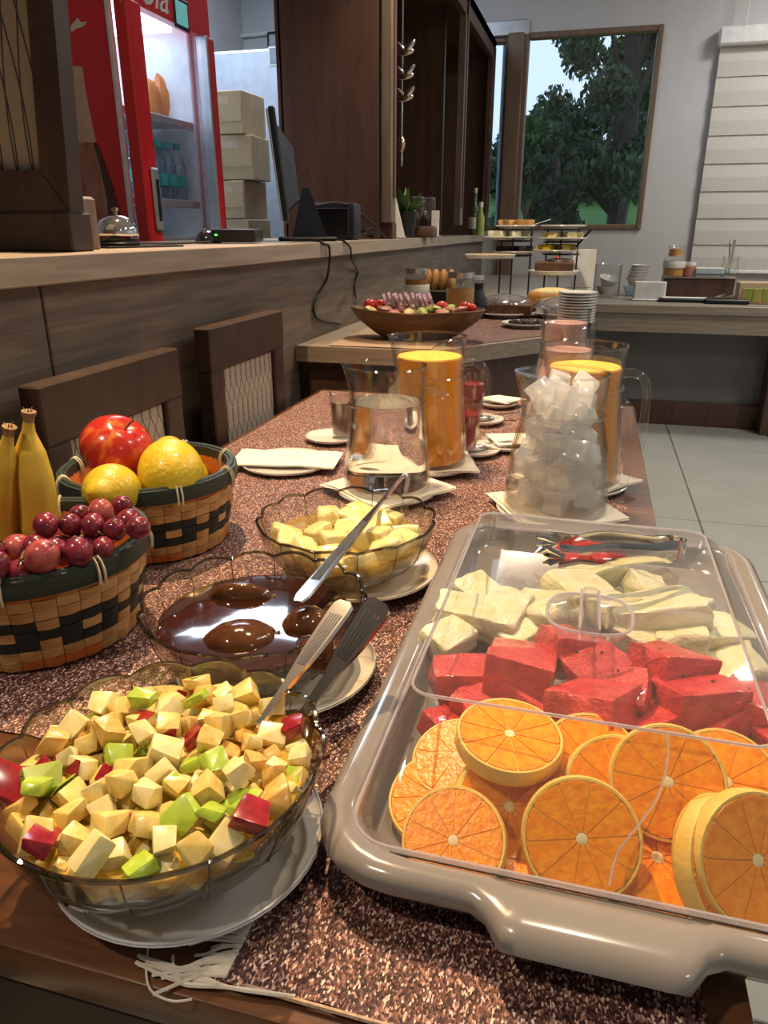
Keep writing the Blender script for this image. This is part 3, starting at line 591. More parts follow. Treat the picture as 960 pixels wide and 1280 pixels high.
# ---------------------------------------------------------------- buffet counter (corner) and back counter
BZ = .857
bl = PZ(370, 432, BZ); bc = PZ(540, 439, BZ); brr = PZ(733, 416, BZ)
poly = [(PXF + .002, bl.y), (bc.x, bl.y), (brr.x, brr.y), (brr.x, YW - .02), (PXF + .002, YW - .02)]
t = thing('buffet_counter', 'corner buffet counter with angled oak top and dark base', 'counter', (-.4, 3.2, 0))
part('worktop', G().prism([(x + .4, y - 3.2) for x, y in poly], BZ - .045, BZ), 'oak_x', t, 0)
ins = [(PXF + .004, bl.y + .03), (bc.x - .02, bl.y + .03), (brr.x - .03, brr.y + .04), (brr.x - .03, YW - .03), (PXF + .004, YW - .03)]
part('base_cabinet', G().prism([(x + .4, y - 3.2) for x, y in ins], .0, BZ - .0455), 'walnut', t, 0)
part('door_panel', G().box((-.615 + .4, bl.y + .024 - 3.2, .44), (.34, .014, .70), .003), 'walnut', t)
KZ = .76; ky = PZ(850, 382, KZ).y; KX1 = 2.3
t = thing('back_counter', 'long oak counter under the window wall', 'counter', (1.1, 5.2, 0))
part('worktop', G().box(((brr.x + KX1) / 2 - 1.1 + .004, (ky + YW - .01) / 2 - 5.2, KZ - .025), (KX1 - brr.x - .01, YW - .01 - ky, .05), .003), 'oak_x', t)
part('apron', G().box(((brr.x + KX1) / 2 - 1.1 + .004, ky + .04 - 5.2, KZ - .105), (KX1 - brr.x - .02, .03, .11), .003), 'oak_x', t)
part('modesty_panel', G().box(((brr.x + KX1) / 2 - 1.1 + .004, 5.0 - 5.2, .35), (KX1 - brr.x - .02, .03, .68)), 'wall_shaded', t, 0)
part('plinth', G().box(((brr.x + KX1) / 2 - 1.1 + .004, 4.965 - 5.2, .075), (KX1 - brr.x - .02, .03, .15), .003), 'walnut', t)
px = PZ(945, 540, 0).x; part('support_panel', G().box((px + .05 - 1.1, (ky + .1 + 5.0) / 2 - 5.2, (KZ - .06) / 2), (.10, 5.0 - ky - .12, KZ - .06), .003), 'walnut', t)

# ---------------------------------------------------------------- dining table, runners
TZ = .75
TX0, TX1, TY0, TY1 = -.715, .128, .262, 1.955
t = thing('dining_table', 'dark wooden dining table carrying the breakfast fruit', 'table', ((TX0 + TX1) / 2, (TY0 + TY1) / 2, 0))
tw, tl = TX1 - TX0, TY1 - TY0
part('tabletop', G().box((0, 0, TZ - .016), (tw, tl, .032), .003, seg=2), 'tablewood', t)
for sx in (-1, 1):
    part('apron', G().box((sx * (tw / 2 - .03), 0, TZ - .075), (.022, tl - .1, .085)), 'tablewood', t, 0)
    for sy in (-1, 1): part('leg', G().box((sx * (tw / 2 - .04), sy * (tl / 2 - .04), (TZ - .032) / 2), (.06, .06, TZ - .032), .004), 'tablewood', t)
for sy in (-1, 1): part('apron', G().box((0, sy * (tl / 2 - .0125), TZ - .083), (tw - .004, .022, .10), .002), 'tablewood_shaded', t)  # flush dark face added where shade lies below the table edge
def cloth(x0, x1, y0, y1, z, nx, ny, amp, seed):
    g = G(); v = []; f = []
    for j in range(ny + 1):
        for i in range(nx + 1):
            x = x0 + (x1 - x0) * i / nx; y = y0 + (y1 - y0) * j / ny
            edge = .004 * noise.noise(Vector((x * 30 + seed, y * 30, 2)))
            v.append((x + (edge if i in (0, nx) else 0), y + (edge if j in (0, ny) else 0), z + amp * (.5 + .5 * noise.noise(Vector((x * 9, y * 9, seed))))))
    n = len(v); v += [(a, b, c - .0012) for a, b, c in v]
    for j in range(ny):
        for i in range(nx):
            a = j * (nx + 1) + i; q = (a, a + 1, a + nx + 2, a + nx + 1); f.append(q); f.append(tuple(n + k for k in reversed(q)))
    rim = [i for i in range(nx + 1)] + [j * (nx + 1) + nx for j in range(1, ny + 1)] + [ny * (nx + 1) + i for i in range(nx - 1, -1, -1)] + [j * (nx + 1) for j in range(ny - 1, 0, -1)]
    for a, b in zip(rim, rim[1:] + rim[:1]): f.append((a, n + a, n + b, b))
    return g.add(v, f)
solo('table_runner', 'long speckled copper runner under the baskets and bowls', 'runner', cloth(-.70, .085, .44, 1.93, TZ + .0013, 40, 70, .0008, 1), 'runner')
RX0, RY0 = PZ(285, 1200, TZ).x, PZ(400, 1264, TZ).y
t = thing('fringed_runner', 'speckled copper runner with frayed white fringe at the table edge', 'runner', (0, 0, TZ))
part('cloth', cloth(RX0, .10, RY0, 1.0, .0042, 24, 60, .0008, 5), 'runner', t)
q = random.Random(5); fr = G()
for k in range(46):
    y = RY0 + .002 + .085 * (k / 45) ** 1.2; L = q.uniform(.012, .034) * (1.25 - .7 * k / 45); a = q.uniform(-.5, .25) - .35
    pts = [(RX0 + .006, y, .005), (RX0 - L * .4 * math.cos(a), y + L * .4 * math.sin(a), .005), (RX0 - L * math.cos(a + .2), y + L * math.sin(a), .0022)]
    fr.tube(smooth_path(pts, 3), .0011, 5)
for k in range(7):
    y = RY0 + q.uniform(0, .01); fr.tube(smooth_path([(RX0 + .05, RY0 + .001, .005), (RX0 + .01, RY0 - .004, .005), (RX0 - .02, RY0 - .003 + q.uniform(-.006, .004), .003), (RX0 - .045 + q.uniform(-.01, .02), RY0 + q.uniform(-.004, .008), .0022)], 4), .0012, 5)
o_ = part('fringe', fr, 'fringe', t); o_['kind'] = 'stuff'
sp = [PZ(u, v, TZ + .0015) for u, v in ((240, 1250), (215, 1252), (190, 1240), (183, 1215), (187, 1170))]
part('loose_thread', G().tube(smooth_path([(p.x, p.y, .002) for p in sp]), .0007, 5), 'fringe', t)
part('hem', G().tube([(RX0 + .02, RY0, .004), (0, RY0 - .001, .004), (.099, RY0, .004)], .0016, 6), 'burlap', t)

# ---------------------------------------------------------------- chairs
def chair(y0, y1, label, back_u):
    """chair pushed against the table, its back parallel to the counter"""
    X = -.752; yc = (y0 + y1) / 2; Wd = y1 - y0; zt = .985 if y0 > 1.2 else .965
    t = thing('dining_chair', label, 'chair', (X, yc, 0), PI / 2)      # local x runs along world y, local y along -x (back)
    h = Wd / 2
    for s in (-1, 1):
        part('leg', G().box((s * (h - .022), 0, .22), (.044, .034, .44), .003), 'chairwood', t)
        part('back_post', G().box((s * (h - .028), 0, .44 + (zt - .09 - .44) / 2), (.056, .034, zt - .09 - .44), .003), 'chairwood', t)
        part('leg', G().box((s * (h - .025), -.36, .21), (.04, .04, .42), .003), 'chairwood', t)
    part('top_rail', G().box((0, -.001, zt - .045), (Wd, .036, .09), .003), 'chairwood', t)
    part('lower_rail', G().box((0, 0, .52), (Wd - .10, .03, .05), .003), 'chairwood', t)
    part('back_fabric', G().box((0, 0, (.54 + zt - .09) / 2), (Wd - .112, .016, zt - .09 - .54), .004), 'chairfabric', t)
    part('seat', G().box((0, -.19, .44), (Wd - .01, .36, .05), .012, seg=2), 'fabric', t)
    part('apron', G().box((0, -.36, .39), (Wd - .08, .02, .05)), 'chairwood', t, 0)
cy = [PX(u, v, -.765).y for u, v in ((24, 490), (204, 437), (243, 408), (338, 388))]
chair(cy[0], cy[1], 'dark wooden chair with net-patterned back behind the fruit basket', 0)
chair(cy[2], cy[3], 'dark wooden chair with net-patterned back next to the buffet counter', 0)

# ---------------------------------------------------------------- crockery builders
def circ(r, z, n=32, wob=None): return [((r + (wob(2 * PI * k / n) if wob else 0)) * math.cos(2 * PI * k / n), (r + (wob(2 * PI * k / n) if wob else 0)) * math.sin(2 * PI * k / n), z) for k in range(n)]
def plate_g(r, h=.016, seg=48):
    return G().lathe([(0, .003), (r * .55, .003), (r * .58, 0), (r * .62, 0), (r * .64, .004), (r * .97, h - .003), (r, h), (r * .985, h + .002), (r * .94, h - .0005), (r * .66, .0075), (r * .6, .0062), (0, .006)], seg)
def plate(name, label, loc, r, mat='ceramic', h=.016, group=None):
    t = thing(name, label, 'plate', loc, 0, group); part('dish', plate_g(r, h), mat, t)
    part('rim_line', G().tube(circ(r * .985, h + .0015, 48), .0011, 5, True), mat, t); return t
def scallop(n=14, amp=.035):
    def rf(r, z, a): return r * (1 + amp * abs(math.sin(a * n / 2)) * min(1, max(0, (z - .012) / .06)))
    return rf
BH = .07
def bowl(name, label, loc, R, rz, smat='bowlglass'):
    t = thing(name, label, 'bowl', loc, rz); n = 14
    k = R / 1.035
    prof_o = [(0, 0), (k * .50, 0), (k * .55, .003), (k * .73, .014), (k * .89, .032), (k * .965, .052), (k * 1.0, BH)]
    prof_i = [(k * .985, BH), (k * .947, .053), (k * .868, .0345), (k * .70, .018), (k * .50, .008), (0, .006)]
    rf = scallop(n, .035)
    def zf(r, z, a): return z + .0045 * abs(math.sin(a * n / 2)) * max(0, (z - .045) / .025)
    part('shell', G().lathe(prof_o + prof_i, 112, rf, zf), smat, t, 30)
    rim = []
    for i in range(168):
        a = 2 * PI * i / 168; s = abs(math.sin(a * n / 2)); rr = k * .992 * (1 + .035 * s * min(1, (BH - .012) / .06)); rim.append((rr * math.cos(a), rr * math.sin(a), BH + .0045 * s))
    part('rim', G().tube(rim, .0018, 6, True), 'smokerim', t)
    for i in range(n):
        a = 2 * PI * i / n; pts = [(r * 1.004 * math.cos(a), r * 1.004 * math.sin(a), z) for r, z in prof_o[2:]]
        part('rib', G().tube(pts, .0006, 4), 'smokerim', t)
    return t
def bowl_fill(t, R, z, mat, name, top=0):
    k = R / 1.035 * .955; pr = [(0, .0085), (k * .47, .0095), (k * .68, .0195)]
    for zz, rr in ((.0365, .855), (.054, .93), (.066, .96)):
        if zz < z - .001: pr.append((k * rr, zz))
    zs = [.0195, .0365, .054, .066]; rs = [.68, .855, .93, .96]
    pr += [(k * float(np.interp(z, zs, rs)), z), (k * float(np.interp(z, zs, rs)) * .97, z + .0004), (0, z + .0004)]
    return part(name, G().lathe(pr, 96, scallop(14, .02)), mat, t, 30)
def inner_r(R, z): return R / 1.035 * .95 * np.interp(z, [.006, .0085, .0195, .0365, .054, .07], [.05, .48, .68, .855, .935, .985])
def settle(n, R, rads, seed, iters=260, zmax=None, floor_z=.007):
    """loose pile of spheres in a bowl (relaxed so that they do not sink into each other)"""
    g = np.random.RandomState(seed); P = np.zeros((n, 3)); a = g.uniform(0, 2 * PI, n); r = np.sqrt(g.uniform(0, 1, n)) * R * .7
    P[:, 0] = r * np.cos(a); P[:, 1] = r * np.sin(a); P[:, 2] = g.uniform(.03, .16, n); rr = rads[:, None] + rads[None, :]
    for it in range(iters):
        P[:, 2] -= .0012 if it < iters - 40 else .0003
        for _ in range(2):
            D = P[:, None, :] - P[None, :, :]; d = np.sqrt((D ** 2).sum(2)) + 1e-9; ov = np.maximum(0, rr - d); np.fill_diagonal(ov, 0)
            P += (D / d[..., None] * ov[..., None] * .30).sum(1)
            P[:, 2] = np.maximum(P[:, 2], floor_z + rads * .8)
            q = np.hypot(P[:, 0], P[:, 1]) + 1e-9; lim = inner_r(R, np.maximum(P[:, 2] - rads * .3, .007)) - rads * .95
            lim = np.maximum(lim, .004); s = np.minimum(1, lim / q); P[:, 0] *= s; P[:, 1] *= s; P[:, 2] += (1 - s) * q * .35
    return P
def chunk(seed, n=10, flat=.8, bev=.09, rough=0, lo=.72, hi=1.1):
    """irregular cut chunk: hull of jittered box corners"""
    q = random.Random(seed); bm = bmesh.new()
    for sx in (-1, 1):
        for sy in (-1, 1):
            for sz in (-1, 1): bm.verts.new((sx * q.uniform(lo, hi), sy * q.uniform(lo, hi), sz * q.uniform(lo, hi) * flat))
    bmesh.ops.convex_hull(bm, input=bm.verts); bmesh.ops.dissolve_limit(bm, angle_limit=.12, verts=bm.verts, edges=bm.edges)
    bmesh.ops.bevel(bm, geom=list(bm.edges), offset=bev, segments=2, affect='EDGES', profile=.6)
    if rough:
        bmesh.ops.triangulate(bm, faces=bm.faces); bmesh.ops.subdivide_edges(bm, edges=[e for e in bm.edges if e.calc_length() > .3], cuts=3, use_grid_fill=True); bmesh.ops.triangulate(bm, faces=bm.faces); bm.normal_update()
        for v in bm.verts: v.co += v.normal * (rough * (noise.noise(v.co * 2.2 + Vector((seed, 0, 0))) + .5 * noise.noise(v.co * 6 + Vector((0, seed, 0)))))
    bm.verts.index_update(); g = G().add([v.co[:] for v in bm.verts], [[v.index for v in f.verts] for f in bm.faces]); bm.free(); return g

# ---------------------------------------------------------------- cutlery
def spoon(name, label, a, b, head=True, mat='steel', wide=1.0, roll=0, L0=None):
    """a = neck end (head side), b = handle end"""
    a = Vector(a); b = Vector(b); L = (b - a).length
    t = bpy.data.objects.new(name, None); C.objects.link(t); tag(t, label, 'spoon'); t.empty_display_size = .03
    x = (b - a).normalized(); y = Vector((0, 0, 1)).cross(x).normalized(); z = x.cross(y); m = Matrix((x, y, z)).transposed().to_4x4() @ Matrix.Rotation(roll, 4, 'X'); m.translation = a; t.matrix_world = m
    st = [(0, .0032, .0016), (L * .10, .0030, .0017), (L * .3, .0036, .0016), (L * .45, .0065, .0013), (L * .6, .0088, .0012), (L * .9, .0105, .0012), (L * .97, .0098, .0012), (L, .006, .0011)]
    st = [(p, w_ * wide, h) for p, w_, h in st]
    lp = [[(p, -w_, -h), (p, w_, -h), (p, w_ * .85, h), (p, -w_ * .85, h)] for p, w_, h in st]
    part('handle', G().loft(lp), mat, t, 50)
    for k in (-2, -1, 0, 1, 2):
        part('ridge', G().tube([(L * .46, k * .0020 * wide * .8, .0012), (L * .6, k * .0027 * wide * .8, .0014), (L * .88, k * .0034 * wide * .8, .0014)], .0008, 5), mat, t)
    if head:
        part('spoon_bowl', G().ell((-.028 * head, 0, -.004 * head), (.032 * head, .020 * head ** 1.5, .008 * head), 18, 10, fn=lambda p: Vector((p.x, p.y, p.z if p.z < 0 else -p.z * .75))), mat, t)
    return t

# ---------------------------------------------------------------- bowl of fruit salad
B1 = Vector((-.256, .362, TZ)); R1 = .112
plate('saucer_plate', 'pale blue-white plate under the fruit salad bowl', (-.240, .362, TZ + .0055), .094, 'ceramic_blue', .015)
z1 = TZ + .0055 + .0068
b1 = bowl('fruit_salad_bowl', 'large scalloped glass bowl filled with diced fruit salad', (B1.x, B1.y, z1), R1, .1)
bowl_fill(b1, R1, .058, 'juicebody', 'juice')
nd = 285; rg = np.random.RandomState(2); half = rg.uniform(.0056, .0100, nd); rad = half * 1.10
P = settle(nd, R1 * 1.02, rad, 3, floor_z=.036)
kinds = [('dice_yellow', 'yellow apple cube in the fruit salad bowl', .47), ('dice_pale', 'pale cream pear cube in the fruit salad bowl', .30), ('dice_peach', 'deep golden peach cube in the fruit salad bowl', .11), ('skin_green', 'bright green apple-skin piece in the fruit salad bowl', .085), ('skin_red', 'dark red apple-skin piece in the fruit salad bowl', .03), ('kiwi', 'green kiwi piece in the fruit salad bowl', .005)]
variants = {}
for (mname, lab, pr) in kinds: variants[mname] = [chunk(10 + k, flat=.9 if mname[:4] == 'dice' else .55, bev=.15, lo=.55, hi=1.2).mesh('fruit_cube', mname, 40) for k in range(9)]
skin_me = {s: [G().box((0, 0, 0), (1.9, 1.9, .22), .06).mesh('skin', s) for _ in (0,)][0] for s in ('skin_green', 'skin_red')}
q = random.Random(21); cum = []
for i in range(nd):
    u = q.random(); s = 0
    for mname, lab, pr in kinds:
        s += pr
        if u <= s: break
    h = half[i]; rot = (q.uniform(-.7, .7), q.uniform(-.7, .7), q.uniform(0, 6.3))
    o = obj('fruit_cube', variants[mname][i % 9], None, (B1.x + P[i, 0], B1.y + P[i, 1], z1 + P[i, 2]), rot, (h * q.uniform(.85, 1.25), h * q.uniform(.85, 1.1), h * q.uniform(.75, 1.0)))
    tag(o, lab, 'fruit piece', 'diced fruit in the salad bowl')
    if mname[:4] == 'dice' and q.random() < .30:
        c = 'skin_green' if q.random() < .62 else 'skin_red'; k = q.choice(((0, 0), (PI / 2, 0), (0, PI / 2)))
        obj('skin', skin_me[c], o, {(0, 0): (0, 0, .80), (PI / 2, 0): (0, -.86, 0), (0, PI / 2): (.86, 0, 0)}[k], (k[0], k[1], 0), (.80, .80, .5))
zz = z1 + .075
for k, (u, v, s, m_, lab) in enumerate(((12, 978, .015, 'skin_red', 'large dark red apple wedge at the rim of the fruit salad'), (50, 975, .013, 'kiwi', 'kiwi piece with black seeds in the fruit salad'), (52, 1050, .011, 'skin_red', 'red apple-skin tip near the bowl front in the fruit salad'))):
    p = PZ(u, v, zz - .002); o = solo('fruit_wedge', lab, 'fruit piece', chunk(60 + k, flat=.55), m_, p, (.5, .3, k), sc=(s, s * .8, s * .8))
    if m_ == 'kiwi':
        for j in range(9): part('seed', G().ell((0, 0, 0), (.10, .05, .05), 6, 4), 'kiwiseed', o, loc=(-.9 + .1 * (j % 3), -.6 + .15 * j, .35 + .1 * (j % 2)))
spoon('serving_spoon', 'ridged steel serving spoon standing in the fruit salad', PZ(322, 908, TZ + .075), PZ(432, 752, TZ + .125))
spoon('serving_spoon', 'dark reflecting serving spoon leaning outside the syrup bowl', PZ(378, 893, TZ + .070), PZ(476, 752, TZ + .118), mat='darksteel', wide=1.25, roll=.5)  # dark reflection on the steel is put into the metal colour

# ---------------------------------------------------------------- bowl of figs in syrup
B2 = Vector((-.290, .588, TZ)); R2 = .110
plate('saucer_plate', 'cream plate under the dark syrup bowl', (-.268, .585, TZ + .0045), .098, 'ceramic_cream', .015)
b2 = bowl('syrup_bowl', 'scalloped glass bowl of figs in dark syrup', (B2.x, B2.y, TZ + .0115), R2, .0)
bowl_fill(b2, R2, .052, 'syrup', 'syrup')
def fig_fn(p): a = math.atan2(p.y, p.x); return Vector((p.x * (1 + .03 * math.sin(9 * a)), p.y * (1 + .03 * math.sin(9 * a)), p.z))
for k, (u, v, rx, ry, rz_, lab) in enumerate(((300, 797, .034, .025, .5, 'whole ribbed fig floating at the front of the syrup'), (382, 778, .026, .020, 1.2, 'dark fig half beside the ridged spoon in the syrup'), (400, 815, .022, .017, .2, 'small dark fig at the right rim of the syrup bowl'), (300, 745, .034, .012, .25, 'long thin fig slice at the back of the syrup bowl'))):
    p = PZ(u, v, TZ + .0115 + .052); o = solo('fig', lab, 'fig', G().ell((0, 0, 0), (rx, ry, .018), 36, 14, fn=fig_fn), 'fig', (p.x, p.y, TZ + .0115 + .049), (0, 0, rz_))
    part('stalk', G().tube([(rx * .9, 0, .0), (rx * 1.1, .0, .004)], [.003, .002], 6), 'stem', o)

# ---------------------------------------------------------------- bowl of pears
B3 = Vector((-.270, .818, TZ)); R3 = .112
plate('saucer_plate', 'cream plate under the pear bowl', (-.252, .818, TZ + .0045), .098, 'ceramic_cream', .015)
b3 = bowl('pear_bowl', 'scalloped glass bowl of pale pears in juice', (B3.x, B3.y, TZ + .0115), R3, .2)
bowl_fill(b3, R3, .047, 'pearbody', 'pear_juice')
rd = np.full(32, .0175); P = settle(32, R3, rd, 9, floor_z=.014); pv = [chunk(80 + k, flat=.75, bev=.28, rough=.06).mesh('pear_piece', 'pear', 60) for k in range(4)]
for i in range(32):
    o = obj('pear_piece', pv[i % 4], None, (B3.x + P[i, 0], B3.y + P[i, 1], TZ + .0115 + P[i, 2]), (q.uniform(-.5, .5), q.uniform(-.5, .5), q.uniform(0, 6)), (.021, .016, .015)); tag(o, 'pale yellow pear chunk in the glass pear bowl', 'pear', 'pear chunks in the glass bowl')
spoon('serving_spoon', 'ridged steel spoon laid across the pear bowl', PZ(503, 596, TZ + .094), PZ(372, 752, TZ + .092), .4, wide=.75)

# ---------------------------------------------------------------- woven baskets
def basket(label, loc, Rt, Rb, H, rz):
    t = thing('woven_basket', label, 'basket', loc, rz); nr, nc = 8, 32
    part('lining', G().lathe([(0, .004), (Rb - .006, .004), (Rt - .007, H - .006), (Rt - .0085, H - .006), (Rb - .0075, .0055), (0, .0055)], 48), 'splint_orange', t)
    part('base', G().lathe([(0, 0), (Rb - .004, 0), (Rb - .002, .004), (0, .004)], 40), 'splint_tan', t)
    z0, z1_ = .002, H - .012; rh = (z1_ - z0) / nr; bf = lambda z: Rb + (Rt - Rb) * (z / H) ** .8
    da = 2 * PI / nc; cache = {}
    for i in range(nr):
        za, zb_ = z0 + i * rh + .0004, z0 + (i + 1) * rh - .0004
        for j in range(nc):
            c = 'splint_tan' if (i + j) % 2 else 'splint_pale'
            if i in (0, 7): c = 'splint_orange' if (j // 2 + i) % 3 else 'splint_tan'
            if 2 <= i <= 4:
                k = j % 4
                if k < 3 and not (k == 1 and i == 3): c = 'splint_dark'
                if k == 3 and i == 3: c = 'splint_dark'
            up = (i + j) % 2
            key = (i, c, up)
            if key not in cache:
                lo_, li = [], []; st = 4
                loops = []
                for s in range(st + 1):
                    a = -da / 2 * .97 + da * .97 * s / st; bow = math.cos((s / st - .5) * PI) * (.0022 if up else .0006); r0 = bf(za) - .0035; r1 = bf(zb_) - .0035
                    ra, rb_ = bf(za) + bow, bf(zb_) + bow
                    loops.append([(r * math.cos(a), r * math.sin(a), z) for r, z in ((r0, za), (ra, za), (rb_, zb_), (r1, zb_))])
                cache[key] = G().loft(loops).mesh('splint', c, 40)
            obj('splint', cache[key], t, (0, 0, 0), (0, 0, j * da))
    for rr, zz in ((Rt + .002, H - .008), (Rt - .0075, H - .008)):
        part('rim_hoop', G().lathe([(rr - .0022, zz - .0095), (rr + .0022, zz - .0095), (rr + .003, zz), (rr + .0018, zz + .0095), (rr - .0018, zz + .0095)], 56, close=True), 'greenrim', t)
    part('rim_lashing', G().tube(circ(Rt - .003, H + .0005, 56), .0042, 6, True), 'greenrim', t)
    tm = G()
    for s in (-1, 1): tm.tube(smooth_path([(Rt + .0058, s * .0028, H - .021), (Rt + .0062, s * .003, H - .006), (Rt - .002, s * .0026, H + .0055), (Rt - .0115, s * .0026, H - .004), (Rt - .0112, s * .0026, H - .02)], 4), .0013, 5, flat=1.6)
    me = tm.mesh('tie', 'tie')
    for j in range(8): obj('tie', me, t, (0, 0, 0), (0, 0, (j + .35) * PI / 4))
    return t
KB = Vector((-.578, .872, TZ + .003)); GB = Vector((-.560, .612, TZ + .003)); BHt = .107
basket('woven basket holding an apple and lemons', KB, .117, .100, BHt, -.2)
basket('woven basket heaped with red grapes and bananas', GB, .117, .100, BHt, .15)
def apple_fn(p):
    r = math.hypot(p.x, p.y); d = .22 * max(0, 1 - r * 2.2) ** 1.5; a = math.atan2(p.y, p.x)
    z = p.z - (d if p.z > 0 else -d * .8); tp = 1 - .14 * max(0, -p.z); w_ = 1 + .025 * math.cos(5 * a) * max(0, -p.z); return Vector((p.x * tp * w_, p.y * tp * w_, z * .93))
c = PZ(146, 561, .893); t = thing('red_apple', 'big red and yellow apple on top of the fruit basket', 'apple', c); t.rotation_euler = (.3, .5, .4)
part('flesh', G().ell((0, 0, 0), (.049, .049, .047), 40, 28, fn=apple_fn), 'apple', t); part('stalk', G().tube(smooth_path([(0, 0, .032), (.002, 0, .044), (.006, .001, .055)], 3), [.0016] * 6 + [.0024], 6), 'stem', t)
def lemon_fn(p):
    k = abs(p.z); nip = 0 if k < .86 else (k - .86) / .14; return Vector((p.x, p.y, p.z * (1 + .22 * nip ** .6 * (1.1 if p.z > 0 else .5)))) if k < .999 else Vector((0, 0, p.z * 1.24))
def lemon(label, c, r, rot):
    t = thing('lemon', label, 'lemon', c); t.rotation_euler = rot
    part('fruit', G().ell((0, 0, 0), (r, r, r * 1.12), 32, 24, fn=lemon_fn), 'lemon', t); part('stem_scar', G().ell((0, 0, -r * 1.24), (.004, .004, .002), 8, 6), 'stem', t)
lemon('large lemon with a pointed tip on the fruit basket', PZ(214, 591, .868), .043, (-.95, -.35, .3))
lemon('smaller lemon low at the front of the fruit basket', PZ(140, 614, .862), .035, (1.3, .6, 0))
lemon('lemon mostly hidden at the back of the fruit basket', KB + Vector((.02, .055, .072)), .036, (1.2, 1.2, 0))
lemon('lemon buried at the bottom of the fruit basket', KB + Vector((.03, -.035, .045)), .034, (1.4, .2, 0))
# grapes: front ones read off the photo at rim height, a supporting layer below
gp = [(56, 661, 14), (83, 661, 13), (68, 672, 14), (125, 644, 15), (152, 633, 13.5), (160, 652, 14.5), (173, 660, 13.5), (102, 650, 13.5), (18, 687, 17), (54, 698, 18), (24, 711, 16), (76, 674, 15), (89, 691, 16), (109, 676, 14), (128, 686, 13), (3, 709, 15), (100, 668, 14), (131, 666, 14), (40, 680, 14), (115, 662, 13), (142, 662, 13), (68, 690, 13), (2, 690, 14)]
gm = {m_: G().ell((0, 0, 0), (1, 1, 1.12), 20, 14).mesh('grape', m_) for m_ in ('grape', 'grapelite')}
cap_me = G().ell((0, 0, 1.13), (.14, .14, .06), 8, 5).mesh('stem_end', 'stem')
gpos = []
for k, (u, v, r) in enumerate(gp):
    z = .868 + (.012 if v < 665 else 0) + (.006 if k % 3 == 0 else 0); p = PZ(u, v, z); r_ = r / 1120; gpos.append((p, r_))
P0 = np.array([p[:] for p, _ in gpos]); 
for _ in range(25):
    for a in range(len(P0)):
        for b in range(a):
            d = P0[a] - P0[b]; L = np.linalg.norm(d) + 1e-9; mn = (gpos[a][1] + gpos[b][1]) * .98
            if L < mn: s = d / L * (mn - L) * .5; P0[a] += s; P0[b] -= s
for k in range(len(P0)):
    m_ = 'grapelite' if k in (8, 9, 3, 11, 2) else 'grape'; r_ = gpos[k][1]
    o = obj('grape', gm[m_], None, tuple(P0[k]), (q.uniform(-1, 1), q.uniform(-1, 1), 0), (r_, r_, r_)); obj('stem_end', cap_me, o)
    tag(o, 'pale pink grape on top of the basket bunch' if m_ == 'grapelite' else 'dark red grape in the basket bunch', 'grape', 'grapes heaped in the basket')
for k in range(16):
    a = k * 2.4; rr = .078 * math.sqrt((k + .5) / 16); o = obj('grape', gm['grape'], None, (GB.x + rr * math.cos(a), GB.y - .01 + rr * math.sin(a), TZ + .083), (0, 0, a), (.0135,) * 3); tag(o, 'dark red grape in the basket bunch', 'grape', 'grapes heaped in the basket')
st = G(); pts = [PZ(u, v, .878) for u, v in ((30, 690), (62, 686), (95, 675), (118, 660), (140, 668))]; st.tube(smooth_path(pts, 5), .0016, 6)
for (u, v), (u2, v2) in (((62, 686), (55, 668)), ((95, 675), (90, 690)), ((118, 660), (125, 645)), ((140, 668), (157, 655)), ((118, 660), (132, 672)), ((30, 690), (22, 708))): st.tube([PZ(u, v, .878), PZ((u + u2) / 2, (v + v2) / 2, .882), PZ(u2, v2, .874)], .0011, 5)
solo('twig', 'thin brown twig running through the grapes', 'twig', st, 'stem')
def banana(label, pix, y, rad):
    pts = smooth_path([PY(u, v, y) for u, v in pix], 6); n = len(pts); c0 = pts[-1]
    rs = [rad * float(np.interp(i / (n - 1), [0, .10, .17, .30, .45, .7, .92, 1], [.26, .24, .32, .72, .95, 1, .8, .35])) for i in range(n)]
    t = thing('banana', label, 'banana', c0); k = int(n * .12)
    g = G().tube([p - c0 for p in pts[k:]], rs[k:], 6, mx=None); part('peel', g, 'banana', t, 70)
    part('stalk', G().tube([p - c0 for p in pts[:k + 1]], [r * (1.35 if i < 2 else 1.05) for i, r in enumerate(rs[:k + 1])], 8), 'bananatip', t)
    fr_ = G()
    for j in range(6): a = j * 1.05; d = Vector((math.cos(a) * .006, math.sin(a) * .004, .004 + .003 * (j % 2))); fr_.tube([pts[1] - c0, pts[1] - c0 + d], [.0012, .0004], 4)
    part('frayed_end', fr_, 'bananatip', t)
banana('speckled banana with torn stalk standing tall in the basket', [(36, 514), (36, 545), (40, 585), (46, 630), (48, 680), (40, 720)], .655, .0225)
banana('second banana with torn stalk at the basket side', [(12, 533), (8, 560), (2, 600), (0, 650), (6, 700), (10, 725)], .635, .022)

